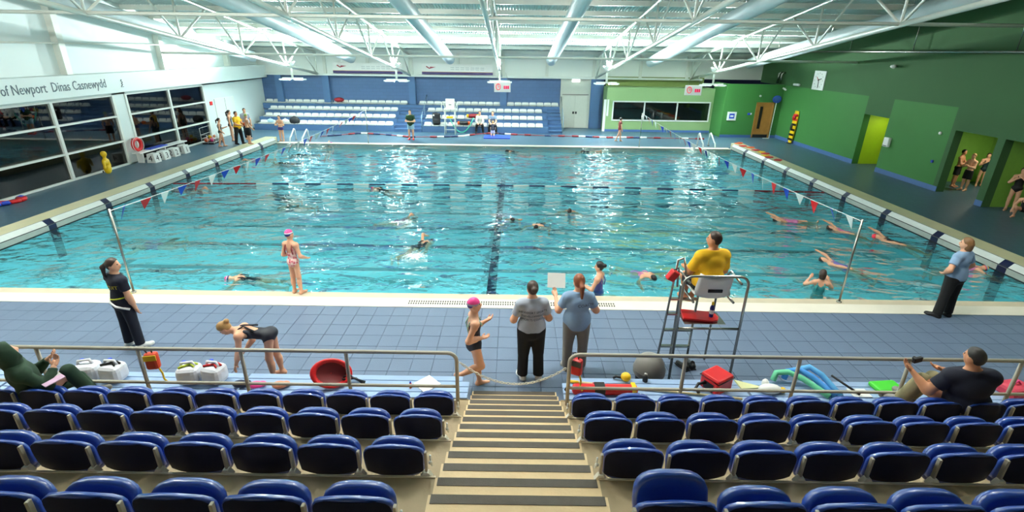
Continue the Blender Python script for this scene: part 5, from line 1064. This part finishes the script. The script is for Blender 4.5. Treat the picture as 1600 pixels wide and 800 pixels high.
for y in (8.0, 8.9):
    t = thing('shower_head', 'chrome shower head on the niche back wall, ' + ('nearer the pier' if y < 8.5 else 'nearer the folded arm pair'), 'shower', (20.2, y, 2.1)); k = B(); k.tube([(0, 0, .1), (-.2, 0, .12), (-.28, 0, .04)], .02, 8); k.obj('arm', m_steel, t); k = B(); k.tube([(-.26, 0, .06), (-.31, 0, 0)], .05, 10); k.obj('rose', m_steel, t)
k = B(); k.tube([(17.75, 13.4, 0), (17.75, 13.4, 0.01)], .01, 4); k.bm.free()
o = boxobj('cubicle_door', (18.3, 12.9, .1, 18.34, 13.75, 2.0), m_lime); struct(o); boxobj('edge_trim', (18.28, 13.3, .1, 18.3, 13.33, 2.0), m_steel, o)
# floats lying on the raised end
fl = [((1163, 224), 0.9, m_orange), ((1154, 224.5), .5, m_orange), ((1161, 228.5), .6, m_red), ((1180, 231), .5, m_orange), ((1181, 235), .4, m_red), ((1193, 238), .7, m_yellow), ((1198, 240.5), .5, m_red), ((1195, 243.5), .4, m_yellow), ((1202, 246), .6, m_red), ((1216, 250.5), .8, m_red)]
fn = ('orange kickboard at the tip of the raised end', 'second orange kickboard at the tip of the raised end', 'red kickboard beside the two orange ones', 'orange kickboard in the middle of the float row', 'red kickboard under the middle orange one', 'yellow kickboard by the red pile', 'red kickboard between two yellow ones', 'yellow kickboard between two red ones', 'red kickboard next before the last of the row', 'lone red kickboard ending the row of floats')
for (q, a, mm), nm in zip(fl, fn):
    p = gp(*q, HB); k = B(); k.prism([(-.2, -.14), (.12, -.14), (.22, -.08), (.25, 0), (.22, .08), (.12, .14), (-.2, .14)], 0, .035, 'z'); k.bevel(.01, 1); o = k.obj('kickboard', mm); o.location = (min(max(p[0], 12.85), 13.1), p[1], HB + .001); o.rotation_euler = (0, 0, a); o.scale = (.9, 1.05, 1); tag(o, nm, 'kickboard', 'kickboards on the raised end')
# ================================================================== FAR DECK AND TERRACE THINGS
t = thing('high_chair', 'white seated steel high chair before the far terrace', 'chair', (-3.4, 21.25, 0))
for sx_ in (-.32, .32):
    k = B(); k.tube([(sx_, -.15, 0), (sx_ * .95, -.05, 1.5)], .025, 8); k.obj('front_leg', m_steelwhite, t); k = B(); k.tube([(sx_, .5, 0), (sx_ * .95, .35, 1.5), (sx_ * 1.3, .3, 1.9), (sx_ * 1.5, .0, 1.95), (sx_ * 1.5, -.1, 1.5)], .025, 8); k.obj('rear_leg', m_steelwhite, t)
for z in (.3, .62): boxobj('rung', (-.32, -.17, z, .32, -.1, z + .03), m_steelwhite, t)
boxobj('shelf', (-.32, -.15, .96, .32, .3, 1.0), m_white2, t)
k = B(); k.box(-.3, -.12, 1.5, .3, .35, 1.56); k.box(-.28, .32, 1.5, .28, .4, 2.12); k.bevel(.03); k.obj('seat', m_white2, t); boxobj('slot', (-.08, .312, 1.74, .08, .32, 1.78), m_black, t)
o = boxobj('towel', (-3.6, 21.1, 1.002, -3.2, 21.4, 1.1), m_yellow, None, .03); tag(o, 'yellow folded towel on the high chair shelf', 'towel')
o = boxobj('gym_mat', (-1.25, 19.85, 0, .33, 20.95, .05), m_blue, None, .012); tag(o, 'blue exercise mat on the far deck under the kneeling figure', 'mat')
m_bag = mat('black_nylon', (18, 20, 24), .7)
t = thing('backpack', 'black backpack standing on the lowest far tier', 'bag', (px_y(682, 190, TY(0) + .2)[0], TY(0) + .2, TZ(0) + .085)); k = B(); k.box(-.25, -.14, 0, .25, .14, .75); k.bevel(.1, 3); k.obj('body', m_bag, t); k = B(); k.box(-.2, -.2, .08, .2, -.13, .35); k.bevel(.04); k.obj('pocket', m_bag, t); k = B(); k.tube([(-.05, 0, .74), (0, 0, .8), (.05, 0, .74)], .015, 6); k.obj('handle', m_bag, t); k = B(); k.ball((-.14, -.12, .6), .06, 8, 6); k.obj('patch', m_white2, t)
t = thing('sports_bag', 'rounded black bag on the lowest far tier by the purple trunks wearer', 'bag', (px_y(462, 193, TY(0) + .2)[0], TY(0) + .12, TZ(0) + .085)); k = B(); k.ball((0, 0, .14), .34, 16, 10, (1, .5, .75)); k.obj('body', m_bag, t); k = B(); k.tube([(-.1, 0, .38), (0, 0, .43), (.1, 0, .38)], .015, 6); k.obj('handle', m_bag, t)
for px_, mm, nm in ((424, mat('pale_bag', (180, 214, 230), .6), 'pale blue'), (447, m_white2, 'white')):
    t = thing('carrier_bag', '%s carrier bag on the lowest far tier' % nm, 'bag', (px_y(px_, 194, TY(0) + .2)[0], TY(0) + .18, TZ(0) + .085)); k = B(); k.ball((0, 0, .12), .2, 12, 8, (1.1, .6, .6)); k.obj('body', mm, t); k = B(); k.tube([(-.06, 0, .22), (0, 0, .3), (.06, 0, .22)], .012, 5); k.obj('handle', mm, t)
t = thing('covered_tripod', 'red covered drum on black tripod at the terrace top', 'tripod', (px_y(530, 160, TY(3) + .2)[0], TY(3) + .22, TZ(3) + .09)); k = B(); k.ball((0, 0, .16), .33, 16, 10, (1.05, .6, .45)); k.obj('red_cover', mat('dark_red_cloth', (140, 16, 34), .7), t)
for a in (0, 2.1, 4.2): k = B(); k.tube([(0, 0, .1), (.22 * math.cos(a), .12 * math.sin(a), 0)], .015, 5); k.obj('leg', m_black, t)
for px_, py_, c1, c2, lab in ((724, 192, m_orange, m_black, 'black roll with orange ends on the lowest far tier'), (738, 183, m_yellow, m_maroon, 'dark red roll with yellow ends on the second far tier')):
    i = 0 if py_ > 188 else 1; p = px_y(px_ + 1, py_, TY(i) + .2); t = thing('float_roll', lab, 'float', (p[0], TY(i) + .12, TZ(i) + .225)); k = B(); k.tube([(-.26, 0, 0), (.26, 0, 0)], .13, 12); k.obj('roll', c2, t)
    for s in (-1, 1): k = B(); k.tube([(s * .26, 0, 0), (s * .40, 0, 0)], .11, 12); k.obj('end', c1, t)
def arc(a, b, h, n=14): return [tuple(V(a).lerp(V(b), u) + V((0, 0, -h * 4 * u * (1 - u)))) for u in np.linspace(0, 1, n)]
k = B(); k.tube(arc((-3.5, 21.85, .95), (-2.0, 21.9, .95), .91), .035, 8); o = k.obj('foam_noodle', mat('mint_foam', (80, 200, 170), .6)); tag(o, 'mint foam noodle sagging behind the far high chair', 'noodle')
# ================================================================== NEAR BENCH THINGS
ZBN = .42
m_jerry = mat('milky_plastic', (226, 228, 234), .4, var=.03)
def jerry(x, y, rz, lab, top):
    t = thing('jerrycan', lab, 'container', (x, y, ZBN + .002), rz); k = B(); k.box(-.155, -.13, 0, .155, .13, .28); k.bevel(.085, 3); k.obj('body', m_jerry, t)
    k = B(); k.tube([(-.1, 0, .25), (-.08, 0, .325), (.06, 0, .335), (.09, 0, .26)], .02, 8); k.obj('handle', m_jerry, t); k = B(); k.lathe([(.03, .26), (.03, .3), (.024, .31)], 12, (-.08, .07, 0)); k.obj('cap', m_blue, t)
    if top: k = B(); k.tube([(-.1, -.06, .285), (0, -.02, .30), (.05, .05, .285), (.12, .02, .28)], .016, 6); k.tube([(-.05, .06, .285), (.03, .0, .31), (.1, -.05, .285)], .014, 6); k.obj('tied_strap', top, t)
jerry(-5.48, -3.60, .2, 'milky jerrycan with blue cap nearest the green clothed spectator', None); jerry(-5.12, -3.60, -.1, 'milky jerrycan with blue cap beside the orange rail pouch', m_black); jerry(-4.02, -3.62, .15, 'milky jerrycan tied with yellow strap on the bench', mat('lime_cord', (206, 224, 60), .5)); jerry(-3.68, -3.60, -.2, 'milky jerrycan tied with red strap by the bending swimmer', m_red)
t = thing('float_tub', 'red oval float with dark hollow leaning on the slatted bench', 'float', (-2.02, -3.60, ZBN + .17)); t.rotation_euler = (1.0, .3, .35); t.scale = (.9, .9, .9)
k = B(); k.lathe([(.05, -.06), (.2, -.055), (.27, .0), (.3, .04), (.32, .07), (.31, .1), (.27, .105), (.24, .08), (.2, .02), (.05, .0)], 28); me = k.mesh('shell'); me.transform(Matrix.Diagonal((1, .72, 1, 1))); newobj('shell', me, m_red, t)
k = B(); k.lathe([(.01, .012), (.2, .03), (.24, .075)], 24, cap=False); me = k.mesh('hollow_shade'); me.transform(Matrix.Diagonal((1, .72, 1, 1))); newobj('hollow_shade', me, mat('hollow_shade_red', (110, 12, 18), .6), t)  # shade inside the hollow, painted as a darker red sheet
t = thing('strap_bundle', 'tangled black straps beside the red oval float', 'straps', (-1.75, -3.6, ZBN + .002)); 
for q in range(4): k = B(); k.tube([(-.2 + .05 * q, .1 - .05 * q, .02), (-.08, .05 * q - .05, .1 + .02 * q), (.05, .08 - .04 * q, .03 + .03 * q), (.2, .02 * q - .05, .02)], .014, 6); k.obj('strap', m_black, t)
o = boxobj('paper_card', (-.14, -.14, 0, .14, .14, .012), mat('white_card', (240, 240, 238), .6, var=0)); o.location = (-.66, -3.60, ZBN + .003); o.rotation_euler = (0, 0, .78); tag(o, 'square white card lying on the slatted bench', 'card')
for i, (x, y, mm, nm) in enumerate(((-3.05, -3.72, m_pink, 'pink'), (-3.28, -3.70, mat('navy_rubber', (24, 30, 60), .5), 'navy'), (-2.72, -3.71, mat('peach_cloth', (214, 140, 110), .7), 'peach'))):
    k = B(); k.ball((0, 0, .045), .1, 12, 8, (1.1, .7, .45)); k.ball((.07, .03, .04), .07, 10, 6, (1, .8, .5)); o = k.obj('small_bundle', mm); o.location = (x, y, ZBN); tag(o, 'small %s bundle on bench below the bending swimmer' % nm, 'bundle')
t = thing('bottle_small', 'tiny orange and blue tube standing on the slatted bench', 'bottle', (-.88, -3.68, ZBN + .002)); k = B(); k.lathe([(.018, 0), (.018, .07), (.01, .08)], 10); k.obj('tube', m_orange, t); k = B(); k.lathe([(.012, .08), (.012, .1)], 8); k.obj('cap', m_blue, t)
# pouches on the rails
def pouch(x, lab, body, lid, rz):
    t = thing('throw_bag', lab, 'pouch', (x, RY + .085, .96), rz); k = B(); k.box(-.08, -.05, -.13, .08, .05, .12); k.bevel(.035, 2); k.obj('bag', body, t); k = B(); k.box(-.075, -.055, .02, .075, -.045, .1); k.obj('panel', lid, t)
    k = B(); k.tube([(-.04, 0, .12), (-.05, -.04, .22), (.0, -.08, .262), (.03, -.02, .2), (.02, 0, .12)], .009, 6); k.obj('loop', m_black, t)
    k = B(); k.tube([(.05, 0, -.12), (.07, .01, -.22), (.06, .03, -.33), (.1, .02, -.38)], .012, 6); k.obj('yellow_cord', m_yellow, t)
pouch(-4.28, 'orange throw bag with yellow cord hanging on the guard rail', mat('orange_red_nylon', (204, 62, 26), .6), m_yellow, .2); pouch(1.42, 'red and black throw bag hanging at the rail end by the stair', m_red, m_black, -.5)
t = thing('rescue_tube', 'long red rescue tube with yellow end on the bench', 'rescue tube', (1.86, -3.74, ZBN + .002)); k = B(); k.box(-.46, -.07, 0, .46, .07, .13); k.bevel(.045, 2); k.obj('foam', m_red, t); boxobj('band', (-.15, -.076, 0, .0, .076, .136), m_black, t, .01); k = B(); k.box(.37, -.074, -.0, .43, .074, .134); k.obj('yellow_end', m_yellow, t); k = B(); k.tube([(-.46, 0, .06), (-.52, .03, .1), (-.56, 0, .05), (-.5, -.05, .02)], .014, 6); k.obj('strap', m_black, t)
t = thing('reach_pole', 'cream reaching pole with yellow fitting lying along the bench', 'pole', (1.42, -3.52, ZBN + .025), -.14); k = B(); k.tube([(0, 0, 0), (2.35, 0, 0.0)], .016, 8); k.obj('pole', mat('cream_pole', (216, 200, 150), .5), t); k = B(); k.tube([(-.02, 0, 0), (.1, 0, 0)], .022, 8); k.obj('fitting', m_yellow, t); k = B(); k.tube([(.3, 0, 0), (.34, 0, 0)], .019, 8); k.obj('ring', m_red, t)
t = thing('float_dome', 'yellow round float with black strap on the bench', 'float', (2.22, -3.44, ZBN)); k = B(); k.ball((0, 0, .06), .075, 14, 9, (1, 1, .85)); k.obj('dome', m_yellow, t); k = B(); k.tube([(-.06, 0, .04), (-.14, .02, .05), (-.18, .02, .02)], .018, 6); k.obj('strap', m_black, t)
t = thing('flask', 'short black flask on the bench before the grey bin', 'bottle', (2.5, -3.46, ZBN + .001)); k = B(); k.lathe([(.035, 0), (.038, .01), (.038, .09), (.028, .11)], 14); k.obj('body', m_black, t); k = B(); k.lathe([(.024, .11), (.024, .13)], 10); k.obj('cap', m_grey, t)
t = thing('domed_bin', 'grey domed litter bin standing on the deck by the high ladder', 'bin', (2.70, -2.98, 0)); k = B(); k.lathe([(.17, 0), (.19, .02), (.21, .25), (.2, .26)], 26); k.obj('base', m_black, t); k = B(); k.lathe([(.235, .22), (.245, .24), (.24, .33), (.215, .42), (.16, .50), (.08, .54), (.01, .55)], 26); k.obj('dome', m_grey, t); k = B(); k.lathe([(.247, .3), (.252, .31), (.247, .32)], 26, cap=False); k.obj('rim', m_grey, t)
t = thing('cool_bag', 'bright red square bag with black zip on the bench', 'bag', (3.48, -3.58, ZBN + .002), .55); k = B(); k.box(-.17, -.15, 0, .17, .15, .25); k.bevel(.03, 2); k.obj('body', m_red, t); k = B(); k.tube([(-.175, -.155, .2), (.175, -.155, .2), (.175, .155, .2), (-.175, .155, .2)], .008, 5, closed=True); k.obj('zip', m_black, t); boxobj('front_patch', (-.176, -.08, .03, -.172, .08, .15), m_black, t); k = B(); k.tube([(-.17, .05, .12), (-.26, .1, .1), (-.34, .08, .06), (-.36, .0, .05)], .022, 6); k.obj('shoulder_strap', m_black, t)
for i, (dx, dy, a) in enumerate(((3.40, -2.52, .5), (3.55, -2.47, .15))):
    p = (dx, dy); t = thing('shoe', ('black trainer under the chair, lying nearer the ladder', 'black trainer under the chair, standing further from the ladder')[i], 'shoe', (p[0], p[1], 0), a, 'black trainers'); me = sdfmesh('upper', [([Prim('x', 's', A(0, -.09, .05), A(0, .1, .04), .045, .036), Prim('x', 's', A(0, -.09, .06), A(0, -.06, .1), .04, .038)], 0, [(A(0, 0, .012), A(0, 0, -1))], [Prim('x', 's', A(0, -.08, .12), A(0, -.06, .16), .03, .03)])], .01, .02); newobj('upper', me, m_black, t); k = B(); k.prism([(-.042, -.13), (.042, -.13), (.046, .08), (.03, .14), (-.03, .14), (-.046, .08)], 0, .018, 'z'); k.obj('sole', m_dark, t)
m_nb = mat('blue_foam', (70, 150, 224), .7, bump=.1); m_ng = mat('mint_green_foam', (110, 208, 160), .7, bump=.1)
for i, (off, mm, lab) in enumerate(((0, m_ng, 'mint green foam noodle bent over the bench'), (.16, m_nb, 'blue foam noodle next to the mint green one'), (.32, mat('pale_blue_foam', (96, 176, 232), .7, bump=.1), 'paler blue foam noodle furthest from the red bag'))):
    k = B(); k.tube([(4.36 + off * 1.15, -3.46 + .05 * i, ZBN + .05), (4.42 + off, -3.4, ZBN + .14 + .03 * i), (4.58 + off * .9, -3.42, ZBN + .17 + .045 * i), (4.76 + off * .75, -3.52, ZBN + .12 + .04 * i), (4.9 + off * .6, -3.66, ZBN + .065 + .02 * i), (4.98 + off * .5, -3.80, ZBN + .045)], .042, 10); o = k.obj('foam_noodle', mm); tag(o, lab, 'noodle', 'foam noodles on the bench')
k = B(); k.prism([(0, 0), (.34, 0), (0, .2)], 0, .02, 'z'); o = k.obj('foam_wedge', mat('pale_yellow_foam', (214, 216, 160), .6)); o.location = (3.84, -3.62, ZBN + .001); o.rotation_euler = (0, 0, .1); tag(o, 'pale yellow foam wedge beside the red bag', 'foam')
t = thing('towel_bundle', 'crumpled white bag with dark print beside the noodles', 'bag', (4.22, -3.66, ZBN)); k = B(); k.ball((0, 0, .05), .14, 12, 8, (1.2, .6, .5)); k.ball((-.02, .1, .06), .08, 10, 6, (.6, .8, 1)); k.obj('body', m_white2, t); k = B(); k.ball((.17, -.02, .05), .05, 8, 6, (1, 1, .8)); k.obj('yellow_tie', m_yellow, t)
k = B(); k.tube([(5.22, -3.42, ZBN + .12), (5.45, -3.74, ZBN + .036)], .016, 6); o = k.obj('black_baton', m_black); tag(o, 'slim black baton propped on the bench', 'baton')
o = boxobj('white_slate', (5.36, -3.76, ZBN + .001, 5.62, -3.58, ZBN + .018), m_white2, None, .004); tag(o, 'white writing slate lying under the black baton', 'slate')
t = thing('swim_goggles', 'blue swim goggles on the bench beside the slate', 'goggles', (5.16, -3.70, ZBN + .02)); 
for s in (-1, 1): k = B(); k.ball((s * .035, 0, 0), .03, 10, 6, (1.2, .6, .7)); k.obj('lens', mat('goggle_blue', (90, 150, 220), .2), t)
k = B(); k.tube([(-.07, 0, 0), (-.06, .07, .01), (0, .1, .01), (.06, .07, .01), (.07, 0, 0)], .007, 5); k.obj('strap', m_black, t)
t = thing('green_bag', 'bright green flat bag on the bench by khaki legs', 'bag', (5.95, -3.56, ZBN + .001), .1); k = B(); k.box(-.2, -.12, 0, .2, .12, .07); k.bevel(.03, 2); k.obj('body', m_green, t); k = B(); k.tube([(-.1, -.12, .04), (-.05, -.18, .05), (.08, -.17, .04), (.12, -.12, .04)], .012, 6); k.obj('handle', m_green, t)
t = thing('pink_bag', 'red and pink bag on the bench behind the dark shirted spectator', 'bag', (7.72, -3.62, ZBN + .001), .2); k = B(); k.box(-.2, -.14, 0, .2, .14, .16); k.bevel(.05, 2); k.obj('body', mat('coral_nylon', (206, 60, 84), .6), t); k = B(); k.tube([(-.08, 0, .15), (0, 0, .22), (.08, 0, .15)], .014, 6); k.obj('handle', m_pink, t)
t = thing('magazine', 'folded pink and white magazine on the seat by the green clothed spectator', 'magazine', (-4.98, FY(2) + .22, FZ(2) + .285), -.5); t.rotation_euler = (.1, -.05, -.5); boxobj('pages', (-.12, -.1, 0, .12, .1, .01), mat('pink_page', (214, 176, 206), .6, var=.2, scale=18), t); boxobj('cover', (-.12, -.1, .0105, .0, .1, .014), m_white2, t)
